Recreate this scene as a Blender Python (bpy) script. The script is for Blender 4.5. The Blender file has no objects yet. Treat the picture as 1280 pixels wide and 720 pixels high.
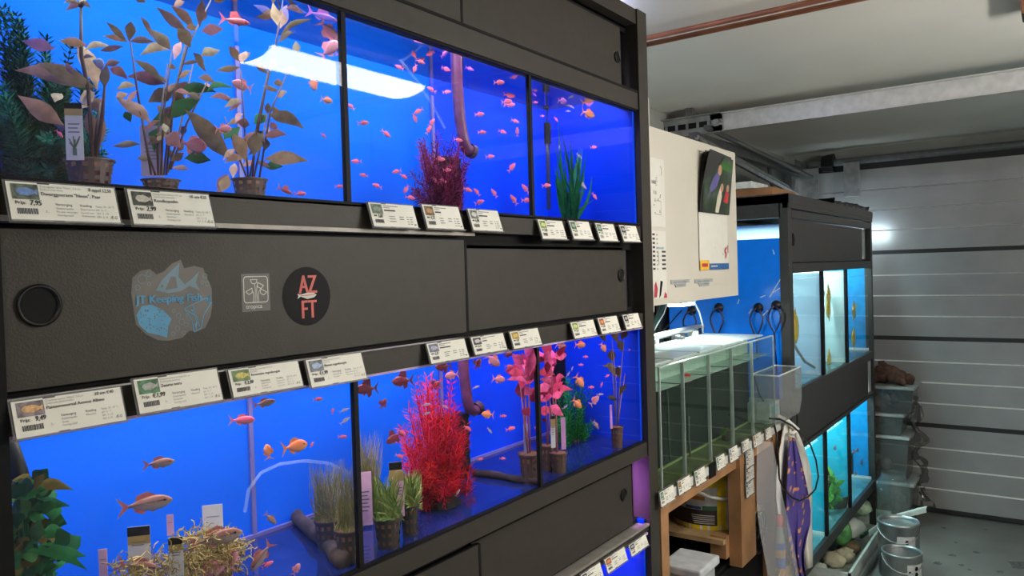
import bpy, math, random
from mathutils import Vector as V, Matrix
import numpy as np
S = bpy.context.scene
COL = S.collection
PI = math.pi
random.seed(7)

# ------------------------------------------------------------------ camera
FPX = 958.6                                     # focal length in pixels of the 1280-wide frame
FW = V((-0.5804, 0.8140, -0.02168)).normalized()
_r0 = FW.cross(V((0, 0, 1))).normalized()
_u0 = _r0.cross(FW)
ROLL = -0.03021
RT = _r0 * math.cos(ROLL) + _u0 * math.sin(ROLL)
UP = -_r0 * math.sin(ROLL) + _u0 * math.cos(ROLL)
EYE = V((0, 0, 1.55))
cam = bpy.data.objects.new('camera', bpy.data.cameras.new('camera'))
COL.objects.link(cam)
cam.data.sensor_width = 36.0
cam.data.lens = FPX / 1280 * 36
cam.data.clip_start = 0.02
m = Matrix((RT, UP, -FW)).transposed().to_4x4()
m.translation = EYE
cam.matrix_world = m
S.camera = cam

# ------------------------------------------------------------------ world, exposure, lamps
S.view_settings.view_transform = 'Standard'
S.view_settings.look = 'None'
S.view_settings.gamma = 1
S.view_settings.exposure = 0.0
S.view_settings.use_curve_mapping = False
S.cycles.max_bounces = 10
S.cycles.diffuse_bounces = 5
S.cycles.transparent_max_bounces = 24
S.cycles.caustics_reflective = False
S.cycles.caustics_refractive = False
S.cycles.sample_clamp_indirect = 4.0
w = bpy.data.worlds.new('world')
S.world = w
w.use_nodes = True
w.node_tree.nodes['Background'].inputs[0].default_value = (0.5, 0.55, 0.6, 1)
w.node_tree.nodes['Background'].inputs[1].default_value = 0.02

def lamp(name, loc, sx, sy, watts, color, rot=(0, 0, 0)):
    l = bpy.data.lights.new(name, 'AREA')
    l.shape = 'RECTANGLE'; l.size = sx; l.size_y = sy
    l.energy = watts; l.color = color
    o = bpy.data.objects.new(name, l)
    o.location = loc; o.rotation_euler = rot
    COL.objects.link(o)
    return o

F = -0.88                                       # front plane of both aquarium racks
# fluorescent battens on the ceiling: the builder below gives them their diffusers
BATTEN_GLOW = 27.0
ADDED_TUBE_GLOW = 108.0  # for the added tube lamp
# aquarium lamps: one bar above each compartment  (y centre, length) per compartment
COMP = [(0.34, 0.815), (0.82, 1.325), (1.33, 1.81)]
for (za, pw, cols) in ((2.12, 3.9, ((.85, 1, 1), (.9, .92, 1), (.75, .6, 1))),
                       (1.575, 2.9, ((1, 1, .92), (1, .9, 1), (.85, .55, 1))),
                       (1.040, 2.6, ((.8, .6, 1), (.8, .6, 1), (1, .45, 1)))):
    for k, (a, b) in enumerate(COMP):
        lamp('aquarium_light', (F - 0.10, (a + b) / 2, za), 0.10, b - a - 0.05, pw * (.8 if k == 2 else 1), cols[k])
COMP2 = [(3.20, 3.70), (3.735, 4.19), (4.225, 4.80)]
for (za, pw) in ((1.590, 11.0), (0.875, 4.0)):
    for k, (a, b) in enumerate(COMP2):
        lamp('aquarium_light', (F - 0.16, (a + b) / 2, za), 0.10, b - a - 0.06, pw * ((1.0, 3.2, 2.2)[k] if za > 1 else 1), (.8, 1, .97))
# light escaping above the near rack and through the far rack's end gap
lamp('top_light', (F - 0.25, 1.85, 2.232), 0.30, 0.05, 2.2, (.58, .60, 1), (math.radians(135), 0, 0))
lamp('end_gap_light', (-1.14, 4.862, 1.67), 0.45, 0.09, 1.6, (.75, .95, 1), (math.radians(90), 0, 0))
lamp('aquarium_light', (F - 0.12, 1.70, 0.96), .12, .12, 0.9, (.62, .16, 1), (math.radians(90), 0, 0))  # added lamp: brightens the violet opening beside the lowest sliding panel
lamp('sump_light', (F - 0.22, 4.1, 0.30), 0.06, 1.0, 3.0, (.85, 1, .9))

# ------------------------------------------------------------------ rays through the photograph's pixels
def ray(x, y):
    return FW + RT * ((x - 640) / FPX) - UP * ((y - 360) / FPX)
def atX(x, y, X):
    d = ray(x, y); return EYE + d * ((X - EYE.x) / d.x)
def atY(x, y, Y):
    d = ray(x, y); return EYE + d * ((Y - EYE.y) / d.y)
def atZ(x, y, Z):
    d = ray(x, y); return EYE + d * ((Z - EYE.z) / d.z)
def atP(x, y, P, n):
    d = ray(x, y); return EYE + d * ((P - EYE).dot(n) / d.dot(n))

# ------------------------------------------------------------------ materials
MATS = {}
def nt(name):
    m = bpy.data.materials.new(name); m.use_nodes = True
    t = m.node_tree
    return m, t, t.nodes['Principled BSDF'], t.nodes['Material Output']
def srgb(r, g, b):
    f = lambda c: (c / 12.92 if c <= .04045 else ((c + .055) / 1.055) ** 2.4)
    return tuple(f(c / 255) for c in (r, g, b))
def mat(name, col, rough=.5, metal=0, vary=.12, scale=30, bump=0.0, bscale=200, coat=0, emit=0, trans=0, spec=.5, col2=None, sss=0):
    if name in MATS: return MATS[name]
    m, t, b, out = nt(name)
    N, L = t.nodes, t.links
    tc = N.new('ShaderNodeTexCoord')
    nz = N.new('ShaderNodeTexNoise'); nz.inputs['Scale'].default_value = scale; nz.inputs['Detail'].default_value = 4
    L.new(tc.outputs['Object'], nz.inputs['Vector'])
    rp = N.new('ShaderNodeValToRGB')
    c2 = col2 or tuple(min(1, c * (1 + vary)) for c in col)
    c1 = tuple(c * (1 - vary) for c in col) if not col2 else col
    rp.color_ramp.elements[0].color = (*c1, 1); rp.color_ramp.elements[1].color = (*c2, 1)
    rp.color_ramp.elements[0].position = .35; rp.color_ramp.elements[1].position = .65
    L.new(nz.outputs['Fac'], rp.inputs['Fac']); L.new(rp.outputs['Color'], b.inputs['Base Color'])
    b.inputs['Roughness'].default_value = rough; b.inputs['Metallic'].default_value = metal
    b.inputs['Specular IOR Level'].default_value = spec
    if coat: b.inputs['Coat Weight'].default_value = coat
    if sss:
        b.inputs['Subsurface Weight'].default_value = sss; b.inputs['Subsurface Scale'].default_value = .004
    if emit:
        L.new(rp.outputs['Color'], b.inputs['Emission Color']); b.inputs['Emission Strength'].default_value = emit
    if bump:
        n2 = N.new('ShaderNodeTexNoise'); n2.inputs['Scale'].default_value = bscale; n2.inputs['Detail'].default_value = 3
        L.new(tc.outputs['Object'], n2.inputs['Vector'])
        bp = N.new('ShaderNodeBump'); bp.inputs['Strength'].default_value = bump; bp.inputs['Distance'].default_value = .002
        L.new(n2.outputs['Fac'], bp.inputs['Height']); L.new(bp.outputs['Normal'], b.inputs['Normal'])
    if trans:
        tr = N.new('ShaderNodeBsdfTransparent'); mx = N.new('ShaderNodeMixShader'); mx.inputs[0].default_value = trans
        L.new(b.outputs[0], mx.inputs[1]); L.new(tr.outputs[0], mx.inputs[2]); L.new(mx.outputs[0], out.inputs[0])
    MATS[name] = m
    return m
def glass(name, tint=(1, 1, 1), base=.025, gain=.55, power=5, rough=.01, haze=0, hcol=(.6, .8, .75)):
    if name in MATS: return MATS[name]
    m, t, b, out = nt(name)
    N, L = t.nodes, t.links
    tr = N.new('ShaderNodeBsdfTransparent'); tr.inputs[0].default_value = (*tint, 1)
    gl = N.new('ShaderNodeBsdfGlossy'); gl.inputs['Roughness'].default_value = rough
    lw = N.new('ShaderNodeLayerWeight')
    pw = N.new('ShaderNodeMath'); pw.operation = 'POWER'; pw.inputs[1].default_value = power
    ma = N.new('ShaderNodeMath'); ma.operation = 'MULTIPLY_ADD'; ma.inputs[1].default_value = gain; ma.inputs[2].default_value = base
    mx = N.new('ShaderNodeMixShader')
    lw.inputs['Blend'].default_value = .5
    L.new(lw.outputs['Facing'], pw.inputs[0]); L.new(pw.outputs[0], ma.inputs[0]); L.new(ma.outputs[0], mx.inputs[0])
    L.new(gl.outputs[0], mx.inputs[2])
    if haze:
        df = N.new('ShaderNodeBsdfDiffuse'); df.inputs[0].default_value = (*hcol, 1)
        m2 = N.new('ShaderNodeMixShader'); m2.inputs[0].default_value = haze
        L.new(tr.outputs[0], m2.inputs[1]); L.new(df.outputs[0], m2.inputs[2]); L.new(m2.outputs[0], mx.inputs[1])
    else:
        L.new(tr.outputs[0], mx.inputs[1])
    L.new(mx.outputs[0], out.inputs[0])
    MATS[name] = m
    return m
def fishmat(name, back, belly, spot=None, emit=0):
    """scaled skin: darker back, paler belly, speckles"""
    if name in MATS: return MATS[name]
    m, t, b, out = nt(name)
    N, L = t.nodes, t.links
    tc = N.new('ShaderNodeTexCoord'); sp = N.new('ShaderNodeSeparateXYZ'); L.new(tc.outputs['Generated'], sp.inputs[0])
    rp = N.new('ShaderNodeValToRGB'); L.new(sp.outputs['Z'], rp.inputs[0])
    e = rp.color_ramp.elements; e[0].position = .3; e[0].color = (*belly, 1); e[1].position = .72; e[1].color = (*back, 1)
    vz = N.new('ShaderNodeTexVoronoi'); vz.inputs['Scale'].default_value = 26; L.new(tc.outputs['Generated'], vz.inputs['Vector'])
    mx = N.new('ShaderNodeMix'); mx.data_type = 'RGBA'; mx.blend_type = 'MULTIPLY'; mx.inputs[0].default_value = .35
    L.new(rp.outputs[0], mx.inputs[6]); L.new(vz.outputs['Color'], mx.inputs[7]) if spot else None
    if not spot: mx.inputs[7].default_value = (1, 1, 1, 1)
    L.new(mx.outputs[2], b.inputs['Base Color'])
    b.inputs['Roughness'].default_value = .35
    MATS[name] = m
    return m

# ------------------------------------------------------------------ mesh builder
class MB:
    def __init__(s): s.v = []; s.f = []; s.mi = []
    def add(s, vs, fs, k=0):
        o = len(s.v); s.v += [V(p) for p in vs]; s.f += [tuple(i + o for i in f) for f in fs]; s.mi += [k] * len(fs); return s
    def box(s, a, b, k=0):
        x0, y0, z0 = (min(p, q) for p, q in zip(a, b)); x1, y1, z1 = (max(p, q) for p, q in zip(a, b))
        return s.add([(x0, y0, z0), (x1, y0, z0), (x1, y1, z0), (x0, y1, z0), (x0, y0, z1), (x1, y0, z1), (x1, y1, z1), (x0, y1, z1)],
                     [(3, 2, 1, 0), (4, 5, 6, 7), (0, 1, 5, 4), (1, 2, 6, 5), (2, 3, 7, 6), (3, 0, 4, 7)], k)
    def obox(s, c, ax, ay, az, k=0):
        """box from centre and three half-axis vectors"""
        c = V(c); P = [c + ax * i + ay * j + az * l for l in (-1, 1) for i, j in ((-1, -1), (1, -1), (1, 1), (-1, 1))]
        return s.add(P, [(3, 2, 1, 0), (4, 5, 6, 7), (0, 1, 5, 4), (1, 2, 6, 5), (2, 3, 7, 6), (3, 0, 4, 7)], k)
    def quad(s, *p, k=0): return s.add(p, [tuple(range(len(p)))], k)
    def tube(s, pts, r, n=8, k=0, cap=True):
        pts = [V(p) for p in pts]; rs = r if isinstance(r, (list, tuple)) else [r] * len(pts)
        o = len(s.v); t0 = None
        for i, p in enumerate(pts):
            t = (pts[min(i + 1, len(pts) - 1)] - pts[max(i - 1, 0)])
            t = t.normalized() if t.length > 1e-9 else V((0, 0, 1))
            if t0 is None:
                a = t.cross(V((0, 0, 1)) if abs(t.z) < .9 else V((1, 0, 0))).normalized()
            else:
                a = (a - t * a.dot(t)); a = a.normalized() if a.length > 1e-6 else t.orthogonal().normalized()
            t0 = t; b = t.cross(a)
            s.v += [p + (a * math.cos(2 * PI * j / n) + b * math.sin(2 * PI * j / n)) * rs[i] for j in range(n)]
        for i in range(len(pts) - 1):
            for j in range(n):
                s.f.append((o + i * n + j, o + i * n + (j + 1) % n, o + (i + 1) * n + (j + 1) % n, o + (i + 1) * n + j)); s.mi.append(k)
        if cap and n > 2:
            s.f.append(tuple(o + j for j in reversed(range(n)))); s.f.append(tuple(o + (len(pts) - 1) * n + j for j in range(n))); s.mi += [k, k]
        return s
    def lathe(s, prof, c, n=24, k=0, skip=None, axis=None):
        """prof: (radius, height) pairs about a vertical axis at c; skip(i, j) leaves a face out"""
        c = V(c); o = len(s.v)
        ex, ey, ez = (V((1, 0, 0)), V((0, 1, 0)), V((0, 0, 1))) if axis is None else axis
        for r, h in prof:
            s.v += [c + ex * (r * math.cos(2 * PI * j / n)) + ey * (r * math.sin(2 * PI * j / n)) + ez * h for j in range(n)]
        for i in range(len(prof) - 1):
            for j in range(n):
                if skip and skip(i, j): continue
                s.f.append((o + i * n + j, o + i * n + (j + 1) % n, o + (i + 1) * n + (j + 1) % n, o + (i + 1) * n + j)); s.mi.append(k)
        return s
    def disc(s, c, r, n=20, k=0, axis=None):
        c = V(c); ex, ey = (V((1, 0, 0)), V((0, 1, 0))) if axis is None else axis[:2]
        return s.add([c + ex * (r * math.cos(2 * PI * j / n)) + ey * (r * math.sin(2 * PI * j / n)) for j in range(n)], [tuple(range(n))], k)
    def mesh(s, name, mats, org=V((0, 0, 0)), smooth=False):
        me = bpy.data.meshes.new(name)
        me.from_pydata([tuple(p - org) for p in s.v], [], s.f)
        for q in (mats if isinstance(mats, (list, tuple)) else [mats]): me.materials.append(q)
        me.polygons.foreach_set('material_index', s.mi)
        if smooth: me.polygons.foreach_set('use_smooth', [True] * len(me.polygons))
        me.update()
        return me
    def build(s, name, mats, parent=None, smooth=False, label=None, bevel=0, kind=None):
        org = origin(parent) if parent else V((0, 0, 0))
        o = bpy.data.objects.new(name, s.mesh(name, mats, org, smooth))
        COL.objects.link(o)
        if parent: o.parent = parent
        if label: o['label'] = label
        if kind: o['kind'] = kind
        if bevel:
            md = o.modifiers.new('bevel', 'BEVEL'); md.width = bevel; md.segments = 2; md.limit_method = 'ANGLE'
        return o
def origin(o):
    r = V((0, 0, 0))
    while o: r += V(o.location); o = o.parent
    return r
def thing(name, label, cat, loc=(0, 0, 0), group=None):
    o = bpy.data.objects.new(name, None); COL.objects.link(o)
    o.location = loc; o.empty_display_size = .05
    return tag(o, label, cat, group)
def tag(o, label, cat, group=None, kind=None):
    o['label'] = label; o['category'] = cat
    if group: o['group'] = group
    if kind: o['kind'] = kind
    return o
def struct(o):
    o['kind'] = 'structure'; return o

FONT = {}
def glyphs(txt):
    if txt not in FONT:
        cu = bpy.data.curves.new('t', 'FONT'); cu.body = txt; cu.size = 1; cu.resolution_u = 2
        ob = bpy.data.objects.new('t', cu)
        me = bpy.data.meshes.new_from_object(ob)
        FONT[txt] = ([V(v.co) for v in me.vertices], [tuple(p.vertices) for p in me.polygons])
        bpy.data.objects.remove(ob); bpy.data.meshes.remove(me); bpy.data.curves.remove(cu)
    return FONT[txt]
class Flat:
    """flat print on a surface: origin, right vector, up vector, lifted along their normal"""
    def __init__(s, mb, o, u, v):
        s.mb = mb; s.o = V(o); s.u = V(u).normalized(); s.v = V(v).normalized(); s.n = s.u.cross(s.v)
    def p(s, x, y, l=0): return s.o + s.u * x + s.v * y + s.n * l
    def poly(s, pts, k=0, l=.0004): s.mb.add([s.p(x, y, l) for x, y in pts], [tuple(range(len(pts)))], k)
    def rect(s, x, y, w, h, k=0, l=.0004): s.poly([(x, y), (x + w, y), (x + w, y + h), (x, y + h)], k, l)
    def circ(s, x, y, r, k=0, l=.0004, n=20, ry=None): s.poly([(x + r * math.cos(2 * PI * i / n), y + (ry or r) * math.sin(2 * PI * i / n)) for i in range(n)], k, l)
    def ring(s, x, y, r, wd, k=0, l=.0004, n=16): s.stroke([(x + r * math.cos(2 * PI * i / n), y + r * math.sin(2 * PI * i / n)) for i in range(n + 1)], wd, k, l)
    def stroke(s, pts, wd, k=0, l=.0004):
        for (x0, y0), (x1, y1) in zip(pts, pts[1:]):
            d = math.hypot(x1 - x0, y1 - y0) or 1e-9; nx, ny = -(y1 - y0) / d * wd / 2, (x1 - x0) / d * wd / 2
            s.poly([(x0 - nx, y0 - ny), (x1 - nx, y1 - ny), (x1 + nx, y1 + ny), (x0 + nx, y0 + ny)], k, l)
    def text(s, txt, x, y, size, k=0, l=.0005, sx=1, skew=0, bold=0):
        vs, fs = glyphs(txt)
        for i, dx in enumerate([0] if not bold else [0, bold]):
            s.mb.add([s.p(x + dx + (q.x * sx + q.y * skew) * size, y + q.y * size, l + .0002 * i) for q in vs], fs, k)

# ================================================================== the setting
ceil_m = mat('ceiling_paint', (.80, .78, .72), .8, vary=.06, scale=1.5, bump=.25, bscale=14)
wall_m = mat('wall_paint', (.55, .54, .50), .85, vary=.05, scale=3, bump=.15, bscale=60)
darkwall_m = mat('raw_wall', (.34, .35, .33), .9, vary=.12, scale=3, bump=.2, bscale=50)
floor_m = mat('concrete', (.15, .15, .142), .65, scale=2.2, col2=(.21, .21, .20), bump=.25, bscale=60)
XL, XR, YB, YF, ZC = -1.50, 1.35, -1.7, 5.30, 2.27
struct(MB().box((XL - .1, YB - .1, -.1), (XR + .1, YF + .3, 0)).build('floor', floor_m))
struct(MB().box((XL - .1, YB - .1, ZC), (XR + .1, YF + .3, ZC + .1)).build('ceiling', ceil_m))
struct(MB().box((XL - .1, YB - .1, 0), (XL, YF + .3, ZC)).build('wall_left', darkwall_m))
struct(MB().box((XR, YB - .1, 0), (XR + .1, YF + .3, ZC)).build('wall_right', wall_m))
struct(MB().box((XL, YB - .1, 0), (XR, YB, ZC)).build('wall_back', wall_m))
fr = MB(); fr.box((XL, YF + .02, 2.13), (XR, YF + .12, ZC)); fr.box((XL, YF + .02, 0), (-1.32, YF + .12, 2.13)); fr.box((1.18, YF + .02, 0), (XR, YF + .12, 2.13))
struct(fr.build('wall_front', darkwall_m))
# floor stains and crumbs by the door
stain_m = mat('floor_stain', (.10, .10, .095), .8, vary=.3, scale=60)
sm = MB(); R = random.Random(3)
for x, y, r in ((1191, 694, .02), (1202, 706, .013), (1220, 690, .016), (1275, 706, .05), (1232, 662, .012), (1172, 704, .02), (1212, 712, .012), (1250, 715, .02), (1195, 678, .01), (1180, 660, .016)):
    c = atZ(x, y, .0012); n = 9
    sm.add([c + V((math.cos(2 * PI * i / n) * r * R.uniform(.6, 1.3), math.sin(2 * PI * i / n) * r * R.uniform(.6, 1.5), 0)) for i in range(n)], [tuple(range(n))])
o = struct(sm.build('trim_1', stain_m)); o['label'] = 'dark stains on the concrete floor'

# sectional garage door: four sections, each pressed into four ribs
ledge_m = mat('door_ledge_highlight', (.80, .80, .78), .3, metal=.2, vary=.05)  # paler than the door: rib highlights put into the colour
door_m = mat('door_steel', (.48, .475, .48), .26, metal=.4, vary=.07, scale=5, bump=.06, bscale=90)
seal_m = mat('rubber', (.018, .018, .02), .6)
door = bpy.data.objects.new('door_1', None); COL.objects.link(door); door.location = (0, 5.24, 0); struct(door); door['label'] = 'grey ribbed sectional garage door'
zj = [0.02, .537, 1.065, 1.598, 2.135]
for k in range(4):
    z0, z1 = zj[k] + .012, zj[k + 1] - .012
    prof = []; h = (z1 - z0) / 4
    for i in range(4):
        a = z0 + i * h
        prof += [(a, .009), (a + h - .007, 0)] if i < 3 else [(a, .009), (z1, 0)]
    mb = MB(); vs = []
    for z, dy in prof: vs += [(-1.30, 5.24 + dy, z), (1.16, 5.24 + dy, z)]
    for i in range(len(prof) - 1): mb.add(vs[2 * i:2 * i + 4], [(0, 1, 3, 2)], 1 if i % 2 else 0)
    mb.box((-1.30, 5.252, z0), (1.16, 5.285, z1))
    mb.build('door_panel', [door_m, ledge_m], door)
    mb = MB(); mb.box((-1.30, 5.246, zj[k] - .013), (1.16, 5.28, zj[k] + .013)); mb.build('seal', seal_m, door)
mb = MB(); mb.box((-1.30, 5.243, 2.124), (1.16, 5.28, 2.165)); mb.build('top_seal', seal_m, door)
mb = MB(); mb.box((-1.34, 5.25, 2.166), (1.2, 5.318, 2.19)); struct(mb.build('trim_2', mat('header_trim', (.16, .15, .13), .7)))

# door hardware: left track, spring shaft, bracket
galv = mat('galvanised_steel', (.42, .43, .44), .38, metal=.7, vary=.15, scale=25)
dsteel = mat('dull_steel', (.16, .165, .17), .45, metal=.6)
black = mat('black_plastic', (.009, .009, .010), .42, spec=.3)
t = thing('door_track', 'galvanised curved left track of the garage door under the ceiling', 'track', (-1.30, 3.6, 2.1))
mb = MB(); path = [(-1.28, 3.30, 2.09), (-1.28, 4.70, 1.97)] + [(-1.28, 4.70 + .38 * math.sin(a), 1.59 + .38 * math.cos(a)) for a in np.linspace(.15, PI / 2, 8)] + [(-1.28, 5.08, 1.2), (-1.28, 5.08, .05)]
mb.tube(path, .016, 6); mb.tube([(p[0] - .03, p[1], p[2] + .035) for p in path[:2]], .012, 6); mb.build('lower_rail', galv, t)
mb = MB(); mb.box((-1.35, 3.30, 2.10), (-1.31, 5.05, 2.15)); mb.tube([(-1.27, 3.30, 2.165), (-1.27, 5.1, 2.09)], .012, 6); mb.build('upper_rail', dsteel, t)
mb = MB(); mb.box((-1.38, 5.05, 1.75), (-1.36, 5.20, 2.21)); mb.box((-1.36, 5.14, 1.75), (-1.24, 5.155, 2.15)); mb.build('bracket', galv, t)
t = thing('spring_shaft', 'dark spring shaft with drum above the garage door', 'shaft', (0, 5.18, 2.19))
mb = MB(); mb.tube([(-1.3, 5.17, 2.175), (1.2, 5.17, 2.175)], .022, 12); mb.build('shaft', dsteel, t)
mb = MB(); mb.tube([(-1.22, 5.17, 2.175), (-1.15, 5.17, 2.175)], [.05, .06], 16); mb.build('cable_drum', black, t)
mb = MB(); P = atY(1035, 213, 5.12); mb.box((-1.08, 5.10, 1.95), (-.99, 5.13, 2.16)); mb.build('bearing_plate', galv, t)

# slotted steel strut hanging under the ceiling, across the garage
strut_m = mat('strut_steel', (.72, .72, .72), .35, metal=.4, vary=.08, scale=30)
a = atZ(822, 160, 2.20); ys = 3.37
t = thing('ceiling_strut', 'grey steel strut crossing under the ceiling with slotted end', 'strut', (-.5, ys, 2.2))
zt = atY(1000, 127.5, ys).z; zb = atY(1000, 150.5, ys).z
x0 = atY(903, 148, ys).x
mb = MB(); mb.box((x0, ys + .004, zb), (1.2, ys + .010, zt)); mb.box((x0, ys - .03, zt - .003), (1.2, ys + .010, zt)); mb.box((x0, ys - .012, zb), (1.2, ys + .01, zb + .003))
mb.build('channel', strut_m, t)
xa = atY(820, 155, ys).x - .2
mb = MB(); hz = (zt - zb); zm = (zt + zb) / 2
mb.box((xa, ys - .004, zt - hz * .3), (x0, ys, zt)); mb.box((xa, ys - .004, zb - .004), (x0, ys, zb + hz * .36)); mb.box((xa, ys - .035, zt), (x0, ys, zt + .003)); mb.box((xa, ys - .035, zb - .007), (x0, ys, zb - .004))
mb.box((x0 - .055, ys - .004, zb), (x0 + .004, ys, zt))
n = 9
for i in range(n):
    x = xa + (x0 - .06 - xa) * (i + .8) / n; mb.box((x, ys - .004, zb + hz * .3), (x + .012, ys, zt - hz * .28))
mb.build('slotted_angle', galv, t)
mb = MB(); mb.box((xa, ys + .003, zb), (x0, ys + .006, zt)); mb.build('angle_back', black, t)
mb = MB(); mb.tube([(x0 - .026, ys - .005, zm), (x0 - .026, ys - .014, zm)], .018, 6); mb.build('bolt', galv, t)
MB().box((x0 - .16, ys - .03, zt + .002), (x0 - .13, ys + .0, ZC)).build('hanger', dsteel, t); MB().box((.3, ys - .02, zt), (.34, ys, ZC)).build('hanger', dsteel, t)

# copper pipes
cop = mat('copper', (.42, .16, .08), .45, metal=.3, vary=.2, scale=12)
for k, (p, lab) in enumerate((((805, 48.5), 'copper pipe under the ceiling, the one nearer the camera of the pair'), ((805, 56.5), 'copper pipe under the ceiling, the one nearer the garage door'))):
    q = atZ(p[0], p[1], 2.243 )
    t = thing('copper_pipe', lab, 'pipe', (0, q.y, 2.24), 'copper pipes crossing the ceiling')
    MB().tube([(-1.45, q.y, 2.243), (1.3, q.y, 2.243)], .0078, 12).build('pipe', cop, t, True)
    for x in (-1.2, .6): MB().box((x, q.y - .012, 2.233), (x + .015, q.y + .012, ZC)).build('pipe_clip', black, t)
t = thing('opener_rail', 'brown rail with black end cap under the ceiling at top right', 'rail', (-.05, 1.8, 2.24))
e = atZ(1282, 12, 2.245)
MB().box((e.x - .008, 1.0, 2.235), (e.x + .03, e.y + .0, 2.268)).build('rail', cop, t)
MB().box((e.x - .010, e.y, 2.233), (e.x + .032, e.y + .09, 2.269)).build('end_cap', black, t)

# ceiling battens
bat_m = mat('batten_body', (.75, .75, .73), .4)
dif_m = mat('batten_diffuser', (1, .97, .90), .3, vary=0, emit=BATTEN_GLOW)
for (cx, cy, lab) in ((.190, 1.78, 'white ceiling batten lamp beside the right part of the aquarium rack'), (.185, -.55, 'white ceiling batten lamp behind the camera')):
    t = thing('ceiling_lamp', lab, 'lamp', (cx, cy, ZC))
    MB().box((cx - .105, cy - .345, 2.236), (cx + .11, cy + .345, ZC)).build('lamp_body', bat_m, t)
    mb = MB(); n = 10; vs = []
    for y in (cy - .335, cy + .335):
        vs += [(cx + .097 * math.cos(PI + PI * i / n), y, 2.236 + .030 * math.sin(PI + PI * i / n)) for i in range(n + 1)]
    mb.add(vs, [(i, i + 1, n + 2 + i, n + 1 + i) for i in range(n)])
    mb.build('diffuser', dif_m, t)
    for k, y in enumerate((cy - .335, cy + .335)):
        mb = MB(); q = [p for p in vs if p[1] == y]; mb.add(q + [(p[0], p[1] + (-.008, .008)[k], p[2]) for p in q], [tuple(range(n + 1)), tuple(range(n + 1, 2 * n + 2))] + [(i, i + 1, n + 2 + i, n + 1 + i) for i in range(n)]); mb.build('end_cap', bat_m, t)

# added tube lamp, out of view, to brighten ceiling and board
t = thing('tube_lamp', 'added tube lamp out of view over the right half, brightening the ceiling', 'lamp', (.92, 2.2, 1.84))
MB().tube([(.92, 1.60, 1.80), (.92, 2.80, 1.80)], .026, 14).build('tube', mat('added_tube_glow', (1, .96, .88), .3, vary=0, emit=ADDED_TUBE_GLOW), t, True)
MB().box((.90, 1.58, 1.83), (.94, 2.82, 1.850)).build('lamp_body', bat_m, t)
for y in (1.75, 2.65): MB().tube([(.92, y, 1.85), (.92, y, ZC)], .002, 6).build('wire', black, t)

# ================================================================== the near rack
pan_m = mat('dark_laminate', (.034, .030, .024), .5, vary=.06, scale=40, bump=.2, bscale=420, spec=.28)
edge_m = mat('black_edge', (.007, .007, .008), .6, spec=.12)
navy_m = mat('navy_inside', (.012, .012, .05), .6)
alu = mat('aluminium', (.30, .28, .25), .55, metal=.4)
def panel(parent, y0, y1, z0, z1, x, hole=None, hl=None):
    """sliding panel with a dark edge and a finger hole"""
    mb = MB()
    mb.box((x - .010, y0, z0), (x, y1, z1)); mb.box((x - .009, y0 - .001, z0 - .001), (x - .002, y1 + .001, z1 + .001), 1)
    if not hole or y1 < 1.2: mb.box((x - .010, y1 - .0055, z0), (x + .0008, y1 + .0008, z1), 1)
    p = mb.build('sliding_panel', [pan_m, edge_m], parent)
    if hole:
        y, z, r = hole; ax = (V((0, 1, 0)), V((0, 0, 1)), V((1, 0, 0)))
        mb = MB(); mb.lathe([(r, .0015), (r * 1.06, .003), (r * .93, .004), (r * .85, .0005), (r * .80, -.001)], (x, y, z), 28, 0, axis=ax); mb.disc((x + .0006, y, z), r * .86, 28, 1, axis=ax)
        mb.build('finger_hole', [black, edge_m], p, True, 'round black finger hole')
    return p
rack = thing('aquarium_rack', 'tall black rack with three rows of blue aquariums in the foreground', 'rack', (F - .3, 1.1, 0))
YL0, YL1, YR0, YR1 = .296, .335, 1.820, 1.873
MB().box((F - .045, YR0, 0), (F + .004, YR1, 2.217)).build('post', pan_m, rack)
MB().box((F - .045, YL0, 0), (F + .004, YL1, 2.217)).build('post', edge_m, rack)
MB().box((F - .40, 1.845, 2.218), (F - .10, 1.868, 2.228)).build('lamp_housing', alu, rack)
MB().box((-1.47, YR1 - .02, 0), (F - .045, YR1 - .002, 2.217)).build('side_panel', pan_m, rack)
MB().box((-1.47, YL0, 0), (F - .045, YL0 + .018, 2.217)).build('side_panel', pan_m, rack)
MB().box((-1.48, YL0, 0), (-1.465, YR1, 2.217)).build('back_board', pan_m, rack)
MB().box((-1.465, YL1, 2.199), (F - .004, YR0, 2.217)).build('top_board', pan_m, rack)
MB().box((F - .03, YL1, 2.178), (F, YR0, 2.216)).build('rail', pan_m, rack)
for z0, z1, x in ((1.958, 2.001, F), (1.624, 1.660, F - .002), (1.395, 1.431, F - .002), (1.058, 1.094, F), (.862, .874, F - .002), (.50, .545, F)):
    MB().box((F - .03, YL1, z0), (x, YR0, z1)).build('rail', pan_m, rack)
for z in (1.6205, .8775, 2.003):
    MB().box((F - .03, YL1, z - .003), (F + .001, 1.12 if 1 < z < 2 else YR0, z + .003)).build('sliding_track', alu if z < 2 else edge_m, rack, label='pale metal sliding track' if z < 2 else None)
for z in (1.612, 1.431, 1.052, .886, 2.166): MB().box((F - .05, YL1, z - .006), (F - .03, YR0, z + .006)).build('shelf_edge', edge_m, rack)
MB().box((-1.46, YL1, 1.625), (F - .03, YR0, 1.645)).build('shelf', edge_m, rack)
MB().box((-1.46, YL1, 1.060), (F - .03, YR0, 1.080)).build('shelf', edge_m, rack)
MB().box((-1.46, YL1, .505), (F - .03, YR0, .525)).build('shelf', edge_m, rack)
MB().box((F - .02, YL1, .03), (F - .004, YR0, .50)).build('base_panel', pan_m, rack)
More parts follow.
